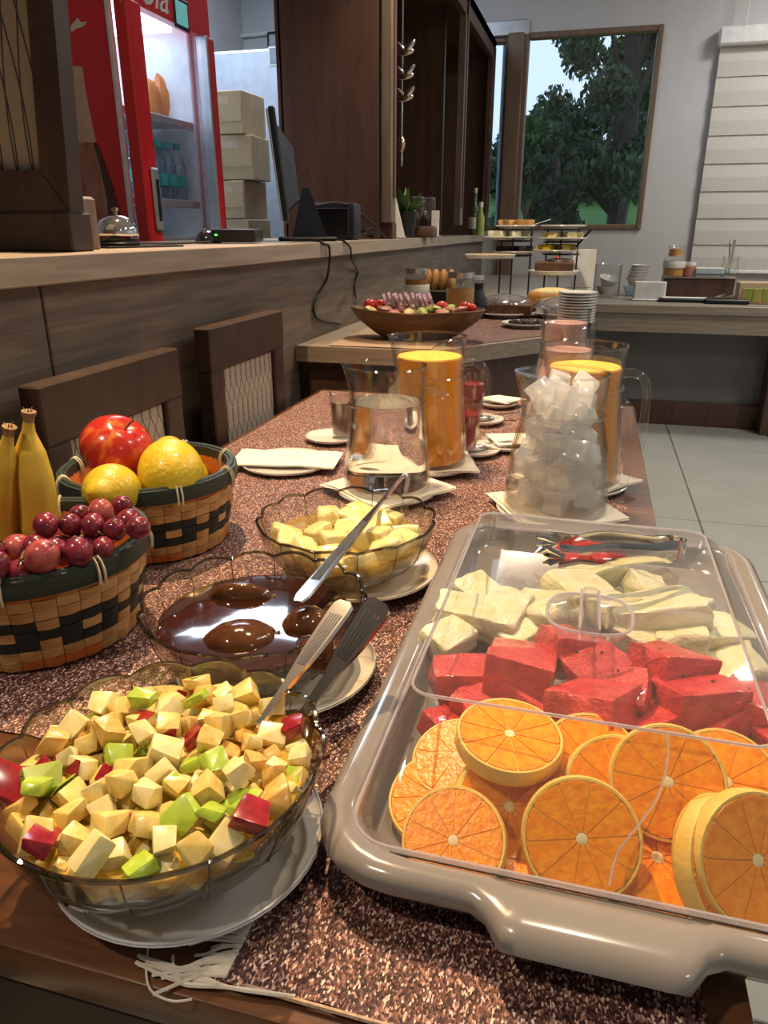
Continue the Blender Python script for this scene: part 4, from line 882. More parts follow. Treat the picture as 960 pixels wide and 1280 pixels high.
# ---------------------------------------------------------------- fruit tray with lid
TX, TYc = .035, .648; thx, thy = .186, .315
t = thing('serving_tray', 'grey-beige serving tray with raised lip and handle grips', 'tray', (TX, TYc, TZ + .0065))
def tl_(e, z, b, r=.062): return rrect(-thx + e, thx - e, -thy + e, thy - e, max(.012, r - e * .6), z, 6, b, .068)
lip = [tl_(.030, 0, 0), tl_(.018, .004, 0), tl_(.012, .018, .006), tl_(.004, .022, .020), tl_(0, .028, .022), tl_(.003, .036, .021), tl_(.010, .040, .018), tl_(.019, .039, .008), tl_(.025, .034, .0), tl_(.029, .022, 0), tl_(.036, .009, 0)]
part('tray_body', G().loft(lip, True, True), 'tray', t, 60)
part('inner_ledge', G().tube(rrect(-thx + .027, thx - .027, -thy + .027, thy - .027, .034, .034, 6), .0012, 5, True), 'tray', t)
LZ0 = .036; LZ1 = TZ + .0065; LH = .100
t = thing('food_cover', 'clear plastic lid covering the fruit tray', 'lid', (TX, TYc, TZ + .0065))
lx0, lx1, ly0, ly1 = -thx + .026, thx - .026, -thy + .026, thy - .026
tx0, tx1, ty0, ty1 = -.137, .109, -.205, .175
def ll(f, z, e=0): return rrect(lx0 + (tx0 - lx0) * f + e, lx1 + (tx1 - lx1) * f - e, ly0 + (ty0 - ly0) * f + e, ly1 + (ty1 - ly1) * f - e, .030 - .014 * f, z, 5)
lid_o = [ll(0, .037), ll(.25, .055), ll(.6, .078), ll(.92, LH - .004), ll(1, LH), ]
part('cover', G().loft(lid_o, False, True), 'lid', t, 25)
part('top_edge', G().tube(ll(1, LH), .0013, 6, True), 'edge_glint', t); part('bottom_edge', G().tube(ll(0, .038), .0018, 6, True), 'edge_glint', t)
hy = .0; hx = (tx0 + tx1) / 2 - .005; hy = PZ(737, 768, TZ + .0065 + LH).y - TYc; hx = PZ(737, 768, TZ + .0065 + LH).x - TX
ov = [(hx + .036 * math.copysign(abs(math.cos(a)) ** .7, math.cos(a)), hy + .036 * math.copysign(abs(math.sin(a)) ** .7, math.sin(a)), LH + .001) for a in [2 * PI * k / 40 for k in range(40)]]
part('handle_recess', G().tube(ov, .0015, 6, True), 'edge_glint', t)
part('handle_dish', G().loft([[(x, y, LH + .0006) for x, y, z in ov], [(hx + (x - hx) * .85, hy + (y - hy) * .85, LH - .010) for x, y, z in ov]], False, True), 'lid', t, 30)
fin = G().loft([[(hx - .009, hy - .033, LH - .008), (hx + .009, hy - .033, LH - .008), (hx + .009, hy + .033, LH - .008), (hx - .009, hy + .033, LH - .008)], [(hx - .0075, hy - .036, LH + .006), (hx + .0075, hy - .036, LH + .006), (hx + .0075, hy + .036, LH + .006), (hx - .0075, hy + .036, LH + .006)], [(hx - .005, hy - .03, LH + .012), (hx + .005, hy - .03, LH + .012), (hx + .005, hy + .03, LH + .012), (hx - .005, hy + .03, LH + .012)]])
part('handle_grip', fin, 'lid', t, 30)
for s in (-1, 1): part('grip_edge', G().tube([(hx + s * .0078, hy - .036, LH + .006), (hx + s * .0078, hy + .036, LH + .006)], .0011, 5), 'edge_glint', t)
cr = [(820, 893, 1.0), (826, 935, .86), (822, 985, .62), (806, 1030, .45), (782, 1070, .25), (777, 1105, .06)]
def lid_front(u, f):
    z = TZ + .0065 + .037 + (LH - .037) * f; y = TYc + ly0 + (ty0 - ly0) * f; p = PY(u, 1000, y - .0015); return Vector((p.x - TX, y - .0015 - TYc, z - TZ - .0065))
part('crack_line', G().tube(smooth_path([lid_front(u, f) for u, v, f in cr], 4), .0008, 5), 'edge_glint', t)
# tongs on the lid
LT_ = TZ + .0065 + LH + .0015
ta, tb, tc_ = PZ(690, 681, LT_ + .012), PZ(698, 708, LT_ + .004), PZ(846, 690, LT_ + .010)
t = thing('serving_tongs', 'polished steel serving tongs with claw ends lying on the lid', 'tongs', (tc_.x, tc_.y, LT_))
def arm(tip, zl, side):
    a = Vector((tip.x - tc_.x, tip.y - tc_.y, zl)); e = Vector((0, .005 * side, .0135)); m1 = a * .62 + e * .38 + Vector((0, .004 * side, .001)); m2 = a * .2 + e * .8 + Vector((0, .004 * side, 0))
    pts = smooth_path([a, a * .85 + e * .15, m1, m2, e], 5); n = len(pts); ws = [float(np.interp(i / (n - 1), [0, .12, .3, .55, .75, .9, 1], [.0125, .0115, .009, .0125, .0095, .0125, .011])) for i in range(n)]
    v = []; f = []; lp = []
    for i, p in enumerate(pts):
        w_ = ws[i]; lp.append([(p.x, p.y - .0012 - side * .001, p.z - w_), (p.x, p.y + .0012 - side * .001, p.z - w_), (p.x, p.y + .0022 + side * .001, p.z), (p.x, p.y + .0012 - side * .001, p.z + w_), (p.x, p.y - .0012 - side * .001, p.z + w_), (p.x, p.y - .0022 + side * .001, p.z)])
    ar = part('arm', G().loft(lp), 'chrome', t, 50)
    cl = G(); d = (a - m1).normalized()
    for k in (-1, 0, 1): cl.tube([a - d * .004, a + d * .010 + Vector((0, -.002 * side, k * .007)), a + d * .016 + Vector((0, -.006 * side, k * .009))], [.0042, .0034, .0008], 6)
    part('claw', cl, 'chrome', ar); return ar
arm(ta, .0145, 1); arm(tb, .0145, -1)
part('spring_bend', G().loft([[(math.sin(a) * .010 - .002 + dx, math.cos(a) * .0055 * s_, z) for s_, dx in ((1, 0), (.7, -.002)) for z in ((.003, .024) if s_ == 1 else (.024, .003))] for a in [PI * k / 10 for k in range(11)]]), 'chrome', t, 50)

# orange slices
seg_n = 10; SR = .0385; ST = .013
rind_me = G().lathe([(SR * .93, -ST / 2), (SR * .975, -ST / 2), (SR, -ST / 2 + .002), (SR, ST / 2 - .002), (SR * .975, ST / 2), (SR * .93, ST / 2)], 40, close=True).mesh('rind', 'rind', 60)
pith_me = G().lathe([(0, -ST / 2 + .0012), (SR * .92, -ST / 2 + .0012), (SR * .92, ST / 2 - .0006), (0, ST / 2 - .0006)], 40).mesh('pith', 'pith', 40)
core_me = G().lathe([(0, -ST / 2), (.0034, -ST / 2), (.0038, ST / 2), (.0018, ST / 2 + .0005), (0, ST / 2 + .0002)], 10, rf=lambda r, z, a: r * (1 + .25 * math.sin(5 * a))).mesh('core', 'orangecore')
da = 2 * PI / seg_n; lp0 = [(.0036, -da * .36), (SR * .45, -da * .472), (SR * .88, -da * .478), (SR * .925, -da * .42), (SR * .935, 0), (SR * .925, da * .42), (SR * .88, da * .478), (SR * .45, da * .472), (.0036, da * .36)]
def segl(k, z): return [(r * k * math.cos(a * (k if k < 1 else 1)) + (1 - k) * .02, r * k * math.sin(a), z) for r, a in lp0]
seg_me = G().loft([segl(1, -ST / 2 - .0002), segl(1, ST / 2 - .0006), segl(.97, ST / 2 + .0003)]).mesh('segment', 'pulp', 30)
def orange(u, v, z, pitch, yaw, roll, s, lab):
    p = PZ(u, v, z); t = thing('orange_slice', lab, 'orange', p, 0, None)
    n = Vector((math.sin(yaw) * math.sin(pitch), -math.cos(yaw) * math.sin(pitch), math.cos(pitch))); t.rotation_mode = 'QUATERNION'
    t.rotation_quaternion = n.to_track_quat('Z', 'Y') @ Matrix.Rotation(roll, 3, 'Z').to_quaternion(); t.scale = (s, s, s)
    obj('rind', rind_me, t); obj('pith', pith_me, t); obj('core', core_me, t)
    for k in range(seg_n): obj('segment', seg_me, t, (0, 0, 0), (0, 0, k * da))
OZ = TZ + .0065 + .009
dg = math.radians
for a in ((568, 1052, OZ + .022, dg(38), dg(-8), .2, .92, 'round orange slice in the front corner of the tray by the syrup bowls'),
          (726, 1047, OZ + .034, dg(52), dg(4), .5, 1.0, 'large orange slice standing face-on at the tray front'),
          (548, 1000, OZ + .017, dg(22), dg(-25), .9, .95, 'orange slice lying half under the corner slice in the tray'),
          (632, 1010, OZ + .026, dg(40), dg(38), 1.3, 1.0, 'orange slice tipped sideways between the two front slices'),
          (636, 925, OZ + .060, dg(6), dg(35), .3, 1.0, 'orange slice showing its pale edge against the watermelon'),
          (572, 950, OZ + .030, dg(20), dg(-30), .1, .9, 'orange slice behind the corner slices next to the watermelon'),
          (738, 955, OZ + .045, dg(34), dg(10), .7, .95, 'orange slice wedged in the middle of the slice pile'),
          (772, 990, OZ + .038, dg(45), dg(15), .2, 1.0, 'orange slice overlapped by the upright slice in the pile'),
          (833, 977, OZ + .052, dg(52), dg(2), .9, 1.0, 'upright orange slice behind the lid crack'),
          (818, 1076, OZ + .012, dg(25), dg(18), .4, 1.05, 'orange slice low on the tray floor with thick pale rind'),
          (690, 1088, OZ + .006, dg(8), dg(0), .4, .98, 'orange slice flat under the large face-on slice'),
          (905, 1078, OZ + .022, dg(58), dg(52), .6, 1.1, 'orange slice leaning with its pale rind turned out'),
          (938, 1072, OZ + .034, dg(58), dg(30), .1, 1.08, 'orange slice leaning on the pale-rind slice at the tray side'),
          (905, 980, OZ + .040, dg(35), dg(8), .2, 1.0, 'orange slice at the back of the pile beside the upright slice'),
          (985, 1000, OZ + .030, dg(30), dg(8), .2, 1.0, 'orange slice at the far side wall of the tray')):
    orange(*a)
# watermelon and melon chunks
seed_me = G().ell((0, 0, 0), (.06, .04, .035), 8, 6).mesh('seed', 'seed')
wlist = [(578, 850, 40, 16, .3), (650, 842, 55, 30, .5), (705, 806, 34, 36, .1), (735, 836, 40, 30, .8), (745, 888, 52, 34, .2), (690, 905, 44, 8, 1.1), (618, 900, 42, 8, .6), (552, 908, 26, 8, .3), (836, 836, 46, 34, .4), (868, 876, 46, 34, .9), (800, 880, 40, 14, .2), (800, 918, 46, 10, .7), (870, 925, 44, 10, .5), (905, 905, 36, 20, .3), (945, 890, 44, 22, .1), (770, 862, 36, 34, .5), (600, 878, 34, 14, 1.0), (975, 930, 40, 14, .6), (665, 880, 36, 22, .2)]
wv = [chunk(100 + k, flat=.75, bev=.05, rough=.09).mesh('watermelon_chunk', 'watermelon', 40) for k in range(6)]
for k, (u, v, r, dz, a) in enumerate(wlist):
    p = PZ(u, v, OZ + .016 + dz / 1000); s = r / 1500
    o = obj('watermelon_chunk', wv[k % 6], None, p, (q.uniform(-.35, .35), q.uniform(-.35, .35), a + k), (s * 1.05, s * .9, s * .8)); tag(o, 'red watermelon chunk under the clear lid', 'watermelon', 'watermelon chunks in the tray')
    for j in range(1 + k % 2):
        aa = j * 2.1 + k; obj('seed', seed_me, o, (.45 * math.cos(aa), .45 * math.sin(aa), .68), (0, 0, aa))
mlist = [(585, 772, 38, 14), (628, 768, 40, 18), (676, 768, 40, 16), (720, 742, 40, 24), (764, 762, 34, 26), (820, 775, 50, 28), (850, 800, 40, 20), (800, 800, 36, 16), (560, 800, 30, 10), (640, 792, 32, 8), (885, 800, 40, 16), (915, 838, 40, 10), (700, 775, 30, 10), (860, 765, 34, 14), (600, 745, 34, 8), (745, 722, 34, 12), (810, 740, 34, 10)]
mv = [chunk(140 + k, flat=.7, bev=.16, rough=.10).mesh('melon_chunk', 'melon', 50) for k in range(5)]
for k, (u, v, r, dz) in enumerate(mlist):
    p = PZ(u, v, OZ + .014 + dz / 1000); s = r / 1250
    o = obj('melon_chunk', mv[k % 5], None, p, (q.uniform(-.3, .3), q.uniform(-.3, .3), k * 1.3), (s * 1.1, s * .8, s * .8)); tag(o, 'pale cream melon chunk under the clear lid', 'melon', 'melon chunks in the tray')

# ---------------------------------------------------------------- pitchers
def pitcher(label, loc, H, rb, rt, rz, liquid, level, spout=PI, foam=None):
    """clear jug: wide body, neck ring, spout, hook handle with a free lower end"""
    t = thing('glass_pitcher', label, 'pitcher', loc, rz); rn = rt * .97
    zn = H * .70
    po = [(0, 0), (rb * .93, 0), (rb, .006), (rb * 1.01, .018), (rb * .97, H * .25), (rb * .90, H * .48), (rn * 1.02, H * .66), (rn, zn), (rn * 1.0, H * .74), (rt, H * .9), (rt * 1.01, H)]
    pi_ = [(r - .0032, max(z, .006)) for r, z in reversed(po[2:])] + [(0, .007)]
    def rf(r, z, a):
        d = (a - spout + PI) % (2 * PI) - PI; return r * (1 + .17 * math.exp(-(d / .30) ** 2) * max(0, (z - H * .74) / (H * .26)) ** 1.5)
    part('glass_body', G().lathe(po + pi_, 64, rf), 'glass', t, 40)
    part('lip', G().tube([(rf(rt * 1.0, H, a) * math.cos(a), rf(rt * 1.0, H, a) * math.sin(a), H) for a in [2 * PI * k / 64 for k in range(64)]], .0022, 6, True), 'glass', t)
    part('neck_ring', G().tube(circ(rn + .0012, zn + .002, 48), .0028, 6, True), 'glass', t)
    hp = smooth_path([(rn - .001, 0, H * .80), (rn + .014, 0, H * .81), (rn + .032, 0, H * .775), (rn + .041, 0, H * .68), (rn + .042, 0, H * .45), (rn + .040, 0, H * .20)], 6)
    part('handle', G().tube(hp, .0072, 10), 'glass', t, 50)
    if liquid:
        zs = [z for r, z in po[2:]]; rs = [r - .0045 for r, z in po[2:]]
        pl = [(0, .0085), (rb - .008, .0085)] + [(float(np.interp(z, zs, rs)), z) for z in np.linspace(.012, level * H, 14)] + [(0, level * H)]
        part('drink', G().lathe(pl, 48), liquid, t, 40)
        if foam: rr = float(np.interp(level * H, zs, rs)); part('froth', G().lathe([(0, level * H + .0005), (rr - .001, level * H + .0005), (rr - .002, level * H + .003), (rr * .6, level * H + .0018), (0, level * H + .003)], 32), foam, t)
    return t
def on_table(u, v): return PZ(u, v, TZ + .002)
def cpos(u, vb, r):           # centre of a round base whose front edge shows at pixel row vb
    p = PZ(u, vb, TZ + .004); d = Vector((p.x, p.y, 0)).normalized(); return Vector((p.x, p.y, 0)) + d * r
HD = math.radians(8)
pI = cpos(690, 663, .078); pW = cpos(484, 634, .072); pO = cpos(534, 597, .073); pO2 = cpos(716, 622, .075)
PZ0 = TZ + .012
pitcher('glass pitcher packed with ice cubes and water behind the lid', (pI.x, pI.y, PZ0), .212, .079, .0625, HD, None, 0)
pitcher('glass pitcher of plain water behind the pear bowl', (pW.x, pW.y, PZ0), .206, .072, .062, HD, 'water', .72)
pitcher('glass pitcher of orange juice behind the water pitcher', (pO.x, pO.y, PZ0), .232, .071, .064, HD, 'ojuice', .84, foam='ojfoam')
pitcher('glass pitcher of orange juice behind the ice pitcher', (pO2.x, pO2.y, PZ0), .232, .073, .064, HD, 'ojuice', .84, foam='ojfoam')
# ice water and cubes
ti = [o for o in C.objects if o.get('label', '').startswith('glass pitcher packed')][0]
part('drink', G().lathe([(0, .009), (.070, .009), (.0745, .02), (.0715, .055), (.068, .085), (0, .085)], 40), 'icebody', ti, 40)
icv = [chunk(200 + k, flat=.8).mesh('ice_cube', 'icecube', 60) for k in range(4)]
qi = random.Random(33)
for k in range(64):
    z = .022 + .172 * (k / 63); rmax = float(np.interp(z, [0, .06, .14, .2], [.064, .060, .050, .050])) - .004; a = k * 2.399; rr = rmax * math.sqrt(qi.uniform(.25, 1))
    o = obj('ice_cube', icv[k % 4], None, (pI.x + rr * math.cos(a), pI.y + rr * math.sin(a), PZ0 + z), (qi.uniform(0, 3), qi.uniform(0, 3), qi.uniform(0, 3)), (.0185, .016, .015)); tag(o, 'clear ice cube inside the ice pitcher', 'ice cube', 'ice cubes in the pitcher')
pk = cpos(697, 545, .06); pk2 = cpos(700, 520, .06)
pitcher('pink yogurt pitcher with curved handle behind the juice', (PY(704, 500, 1.63).x, 1.63, TZ + .006), .228, .072, .056, math.radians(-20), 'pinkmilk', .78)
pitcher('tallest pink yogurt pitcher at the table end', (PY(702, 470, 1.83).x, 1.83, TZ + .006), .240, .070, .054, math.radians(60), 'pinkmilk', .88)

# ---------------------------------------------------------------- plates, napkins, glasses on the far half of the table
def napkin(label, c, sx, sy, rz, z, seed, mat='paper'):
    t = thing('paper_napkin', label, 'napkin', (c[0], c[1], z), rz)
    def sheet(z0, k, sh):
        g = G(); v = []; f = []; n = 10
        for j in range(n + 1):
            for i in range(n + 1):
                x = (i / n - .5) * sx * k + sh; y = (j / n - .5) * sy * k; e = max(abs(i / n - .5), abs(j / n - .5)) * 2
                v.append((x, y, z0 + .004 * (1 + noise.noise(Vector((x * 14 + seed, y * 14, seed)))) * e ** 2))
        m = len(v); v += [(a, b, c_ - .0008) for a, b, c_ in v]
        for j in range(n):
            for i in range(n): a = j * (n + 1) + i; q4 = (a, a + 1, a + n + 2, a + n + 1); f.append(q4); f.append(tuple(m + s for s in reversed(q4)))
        rim = list(range(n + 1)) + [j * (n + 1) + n for j in range(1, n + 1)] + [n * (n + 1) + i for i in range(n - 1, -1, -1)] + [j * (n + 1) for j in range(n - 1, 0, -1)]
        for a, b in zip(rim, rim[1:] + rim[:1]): f.append((a, m + a, m + b, b))
        return g.add(v, f)
    part('lower_fold', sheet(0, 1, 0), mat, t, 60); part('upper_fold', sheet(.0015, .97, .004), mat, t, 60)
for lab, c, r in (('white plate under the ice pitcher', pI, .090), ('white plate under the water pitcher', pW, .086), ('white plate under the orange juice beside the water', pO, .088), ('white plate under the orange juice behind the ice', pO2, .090)):
    plate('saucer_plate', lab, (c.x, c.y, TZ + .0035), r, 'ceramic', .008)
for lab, c, rz, sd in (('paper napkin under the ice pitcher', pI, .5, 1), ('paper napkin under the water pitcher', pW, .95, 2), ('paper napkin under the orange juice beside the water', pO, .35, 3), ('paper napkin under the orange juice behind the ice', pO2, .9, 4)):
    napkin(lab, c, .165, .165, rz, TZ + .0105, sd)
c = on_table(358, 582); plate('flat_plate', 'white plate holding folded napkins beside the fruit basket', (c.x, c.y, TZ + .003), .085, 'ceramic', .008)
napkin('wide folded napkin on the plate beside the fruit basket', c, .20, .105, .15, TZ + .012, 7)
def tumbler(label, loc, H, r, liquid, level):
    t = thing('drinking_glass', label, 'glass', loc); po = [(0, 0), (r * .85, 0), (r * .88, .003), (r, H)]; part('glass_body', G().lathe(po + [(r - .002, H), (r * .88 - .002, .007), (0, .007)], 28), 'glass', t)
    zt = H * level; part('drink', G().lathe([(0, .008), (r * .85 - .002, .008), (r * (.88 + .12 * level) - .003, zt), (0, zt)], 24), liquid, t); part('lip', G().tube(circ(r - .001, H, 28), .0013, 5, True), 'glass', t)
c = on_table(415, 551); plate('saucer', 'white saucer under the brown drink glass', (c.x, c.y, TZ + .003), .056, 'ceramic', .010); tumbler('small glass of brown chocolate drink on a saucer', (c.x + .022, c.y + .006, TZ + .011), .094, .026, 'choco', .8)
for k, (u, v, lab, r) in enumerate(((592, 567, 'white saucer beside the near red juice glass', .052), (602, 529, 'white saucer under the spoon behind the juice handle', .050), (622, 508, 'white saucer farthest back on the table', .050), (632, 560, 'white saucer with crumpled napkin by the ice pitcher', .055))):
    c = on_table(u, v); plate('saucer', lab, (c.x, c.y, TZ + .003), r, 'ceramic', .010)
    if k in (2, 3): napkin('crumpled napkin on the saucer by the ice pitcher' if k == 3 else 'small napkin on the farthest saucer', c + Vector((.012, .01, 0)), .085, .085, .6 + k, TZ + .0145, 10 + k, 'paper')
    if k in (0, 1): spoon('teaspoon', 'small teaspoon on the near saucer' if k == 0 else 'small teaspoon across the middle saucer', Vector((c.x + .02, c.y + .02, TZ + .018)), Vector((c.x + .07, c.y + .055, TZ + .018)), True, 'steel', .45)
c = on_table(583, 568); tumbler('near glass of red juice beside the orange juice handle', (c.x - .004, c.y, TZ + .0105), .098, .029, 'redjuice', .76)
c = on_table(594, 530); tumbler('far glass of red juice behind the orange juice', (c.x - .012, c.y + .01, TZ + .0105), .112, .030, 'redjuice', .74)
c = on_table(500, 520); tumbler('empty-looking small glass hidden behind the juice pitcher', (c.x, c.y, TZ + .003), .085, .027, 'choco', .15)

# ---------------------------------------------------------------- buffet counter things
def bz(u, v): return PZ(u, v, BZ + .002)
mc = PZ(455, 409, BZ); solo('burlap_mat', 'beige burlap cloth under the wooden salad bowl', 'cloth', cloth(-.72, -.42, bl.y + .015, bl.y + .42, BZ + .0015, 14, 14, .004, 3), 'burlap')
solo('red_cloth', 'reddish speckled cloth on the angled buffet end', 'cloth', G().prism([(-.40, bl.y + .13), (-.372, bl.y + .075), (-.03, brr.y + .02), (-.03, brr.y + .45), (-.40, brr.y + .45)], BZ + .0006, BZ + .0022), 'runner', smooth=0)
wc = PZ(522, 404, BZ); wb_y = bl.y + .20; wcx = PY(521, 400, wb_y).x
t = thing('wooden_bowl', 'oval wooden bowl of salad on the buffet corner', 'bowl', (wcx, wb_y, BZ + .007))
sx_ = .205; el = lambda r, z, a: r
g = G().lathe([(0, 0), (.5, 0), (.62, .012), (.9, .05), (1.0, .078), (.97, .079), (.86, .053), (.58, .018), (0, .012)], 56)
g.v = [(x * sx_, y * .105, z * (1 + .10 * abs(x))) for x, y, z in g.v]; part('bowl_shell', g, 'olivewood', t)
g = G().tube([(math.cos(a) * sx_ * .985, math.sin(a) * .1035, .0785 * (1 + .10 * abs(math.cos(a)))) for a in [2 * PI * k / 56 for k in range(56)]], .003, 6, True); part('rim', g, 'olivewood', t)
qs = random.Random(9)
om = G().lathe([(.012, -.003), (.024, -.004), (.024, .004), (.012, .003)], 18, close=True).mesh('onion_ring', 'onion')
for k in range(12):
    x = -.09 + .012 * k; solo_o = obj('onion_slice', om, None, (wcx + x, wb_y - .015 + .012 * (k % 3), BZ + .106 + .004 * (k % 2)), (0, 1.25, .3), (1.25, 1.15, 1)); tag(solo_o, 'pale purple onion ring on the salad', 'onion', 'onion rings on the salad')
tm = G().ell((0, 0, 0), (1, 1, .9), 16, 10).mesh('tomato', 'tomato'); cm = G().lathe([(0, .86), (.2, .88), (.1, .93), (0, .95)], 8).mesh('calyx', 'greenleaf')
for x, y, r in ((-.138, -.02, .022), (-.12, .03, .018), (.075, .0, .019), (.14, .03, .017), (.02, .04, .018), (.165, -.005, .015)):
    o = obj('tomato', tm, None, (wcx + x, wb_y + y, BZ + .094 + r * .3), (.3, .2, 0), (r, r, r)); obj('calyx', cm, o); tag(o, 'small red tomato on the salad', 'tomato', 'tomatoes on the salad')
hm = [G().ell((0, 0, 0), (1, .7, .5), 12, 8, fn=lambda p: p * (1 + .3 * noise.noise(p * 2.1))).mesh('salad_piece', m_) for m_ in ('ham', 'lettuce', 'cheese')]
for k in range(34):
    a = k * 2.4; rr = math.sqrt((k + .5) / 34) * .8; x, y = sx_ * rr * math.cos(a), .092 * rr * math.sin(a); j = 0 if qs.random() < .5 else (1 if qs.random() < .5 else 2)
    o = obj('salad_piece', hm[j], None, (wcx + x, wb_y + y, BZ + .082 + qs.uniform(0, .016) * (1 - rr * .5)), (qs.uniform(-.5, .5), qs.uniform(-.5, .5), a), (.026, .022, .022)); tag(o, ['reddish ham fold in the wooden salad bowl', 'green lettuce leaf piece in the wooden salad bowl', 'pale cheese chunk in the wooden salad bowl'][j], 'salad piece', 'salad pieces in the wooden bowl')
def jar(label, p, r, h, fill, lab=True, lid='wire', level=.8):
    t = thing('glass_jar', label, 'jar', (p.x, p.y, p.z)); part('glass_body', G().lathe([(0, 0), (r * .95, 0), (r, .004), (r, h * .8), (r * .86, h * .88), (r * .86, h * .92), (0, h * .92)], 24), 'glass', t)
    part('contents', G().lathe([(0, .004), (r * .92, .004), (r * .95, .008), (r * .95, h * level), (0, h * level)], 24), fill, t); part('lid', G().lathe([(0, h * .9), (r * .93, h * .9), (r * .93, h), (0, h)], 24), lid, t)
    if lab: part('paper_label', G().lathe([(r * 1.005, h * .30), (r * 1.02, h * .31), (r * 1.02, h * .70), (r * 1.005, h * .71)], 24), 'labelpaper', t)
def bp(u, y): return Vector((PY(u, 370, y).x, y, BZ + .0025))
jar('honey jar with white paper label beside the salad', bp(521, 2.66), .044, .185, 'honey', True, 'steel'); jar('amber honey jar with small tag behind the salad', bp(575, 2.62), .050, .175, 'amber', False, 'steel', .7)
t = thing('bread_box', 'black box of brown bread rolls between the honey jars', 'box', bp(549, 2.72)); part('box_body', G().box((0, 0, .055), (.11, .10, .11), .004), 'black', t)
for k in range(4): o = solo('bread_roll', 'small brown bread roll standing in the black box', 'bread', G().ell((0, 0, 0), (.016, .03, .045), 14, 10), 'bun', bp(549, 2.72) + Vector((-.042 + .028 * k, 0, .135)), group='rolls in the black box')
t = thing('bottle_dark_sauce', 'short dark sauce bottle behind the amber jar', 'bottle', bp(598, 2.85)); part('bottle_body', G().lathe([(0, 0), (.035, 0), (.037, .06), (.02, .09), (.016, .11), (0, .11)], 18), 'navy', t); part('cap', G().lathe([(0, .108), (.018, .108), (.018, .125), (0, .125)], 12), 'black', t)
jar('clear glass jar with pale lid behind the dark sauce bottle', bp(590, 3.05), .05, .14, 'wrap', False, 'alu', .5)
# plates of cake
def food(name, label, cat, g, mat, loc, rot=(0, 0, 0), group=None, sc=None): return solo(name, label, cat, g, mat, loc, rot, group, sc=sc)
p = bp(633, 2.92); plate('cake_plate', 'white plate of dark brown cake squares', p, .110, 'ceramic', .018)
cs = G().box((0, 0, 0), (.052, .05, .042), .004).mesh('cake_square', 'cakebrown')
for k in range(12):
    o = obj('cake_square', cs, None, p + Vector((-.075 + .05 * (k % 4), -.055 + .053 * (k // 4), .031))); tag(o, 'dark brown cake square on the white plate', 'cake', 'brown cake squares')
def wrap(label, p, rx, ry, h, seed):
    o = solo('plastic_wrap', label, 'wrap', G().ell((0, 0, 0), (rx, ry, h), 28, 14, fn=lambda q_: Vector((q_.x, q_.y, max(q_.z, 0))) * (1 + .10 * noise.noise(q_ * 3 + Vector((seed, 0, 0))))), 'wrap', p)
wrap('clear cling film covering the brown cake squares', p + Vector((0, 0, .052)), .09, .085, .032, 2)
p = bp(702, 2.98); plate('cake_plate', 'white plate of grey wrapped sweets beside the cake', p, .120, 'ceramic', .018)
fs = chunk(220, flat=.6).mesh('wrapped_sweet', 'foil')
for k in range(16): a = k * 2.4; rr = .095 * math.sqrt((k + .5) / 16); o = obj('wrapped_sweet', fs, None, p + Vector((rr * math.cos(a), rr * math.sin(a), .026 + .012 * (k % 2))), (0, 0, a), (.024, .018, .02)); tag(o, 'foil-wrapped sweet piled on the white plate', 'sweet', 'foil-wrapped sweets')
wrap('clear cling film heaped over the wrapped sweets', p + Vector((0, 0, .03)), .10, .09, .045, 6)
p = bp(659, 2.62); plate('small_plate', 'small white plate of dark olives at the cloth edge', p, .082, 'ceramic', .014)
om_ = G().ell((0, 0, 0), (.011, .009, .009), 10, 8).mesh('olive', 'icing')
for k in range(14): a = k * 2.4; rr = .055 * math.sqrt((k + .5) / 14); o = obj('olive', om_, None, p + Vector((rr * math.cos(a), rr * math.sin(a), .016))); tag(o, 'dark olive on the small white plate', 'olive', 'olives on the small plate')
# stack of plates at the buffet end
p = bp(722, 2.74)
pm_ = plate_g(.066, .014, 32).mesh('dish', 'ceramic')
for k in range(11):
    o = tag(obj('dessert_plate', pm_, None, (p.x, p.y, BZ + .003 + k * .0095)), 'white dessert plate in the stack at the buffet end', 'plate', 'stacked dessert plates')
# raised cake stands
def tier_stand(label, base, tiers, r, leg_r):
    t = thing('tiered_stand', label, 'stand', base); top = tiers[-1]
    part('base_ring', G().tube(circ(leg_r, .004, 28), .004, 6, True), 'wire', t)
    for k in range(3): a = k * 2.094 + .5; part('leg', G().tube([(leg_r * math.cos(a), leg_r * math.sin(a), .003), (leg_r * math.cos(a), leg_r * math.sin(a), top)], .004, 6), 'wire', t)
    for z in tiers: part('tier_ring', G().tube(circ(leg_r, z, 28), .0035, 6, True), 'wire', t)
    return t
def stand_heights(vs_, y): return [PY(640, v, y).z - BZ for v in vs_]
y1 = 3.45; p1 = bp(640, y1); h1 = stand_heights((366, 320, 302, 288), y1)
tier_stand('black wire tiered stand of snacks by the bar', p1, h1[1:], .09, .075)
y2 = 3.40; p2 = bp(697, y2); h2 = stand_heights((366, 318, 303, 288), y2)
tier_stand('black wire tiered stand of snacks by the window wall', p2, h2[1:], .09, .075)
mats = {'bun': ('golden baked snack', 'bun'), 'cheese': ('pale cheese cube', 'cheese'), 'ham': ('dark cured meat slice', 'ham'), 'lemon': ('yellow fruit slice', 'lemon')}
pc = {m_: chunk(300 + i, flat=.6).mesh('snack', m_) for i, m_ in enumerate(('bun', 'melon', 'icing', 'cheese', 'lemon'))}
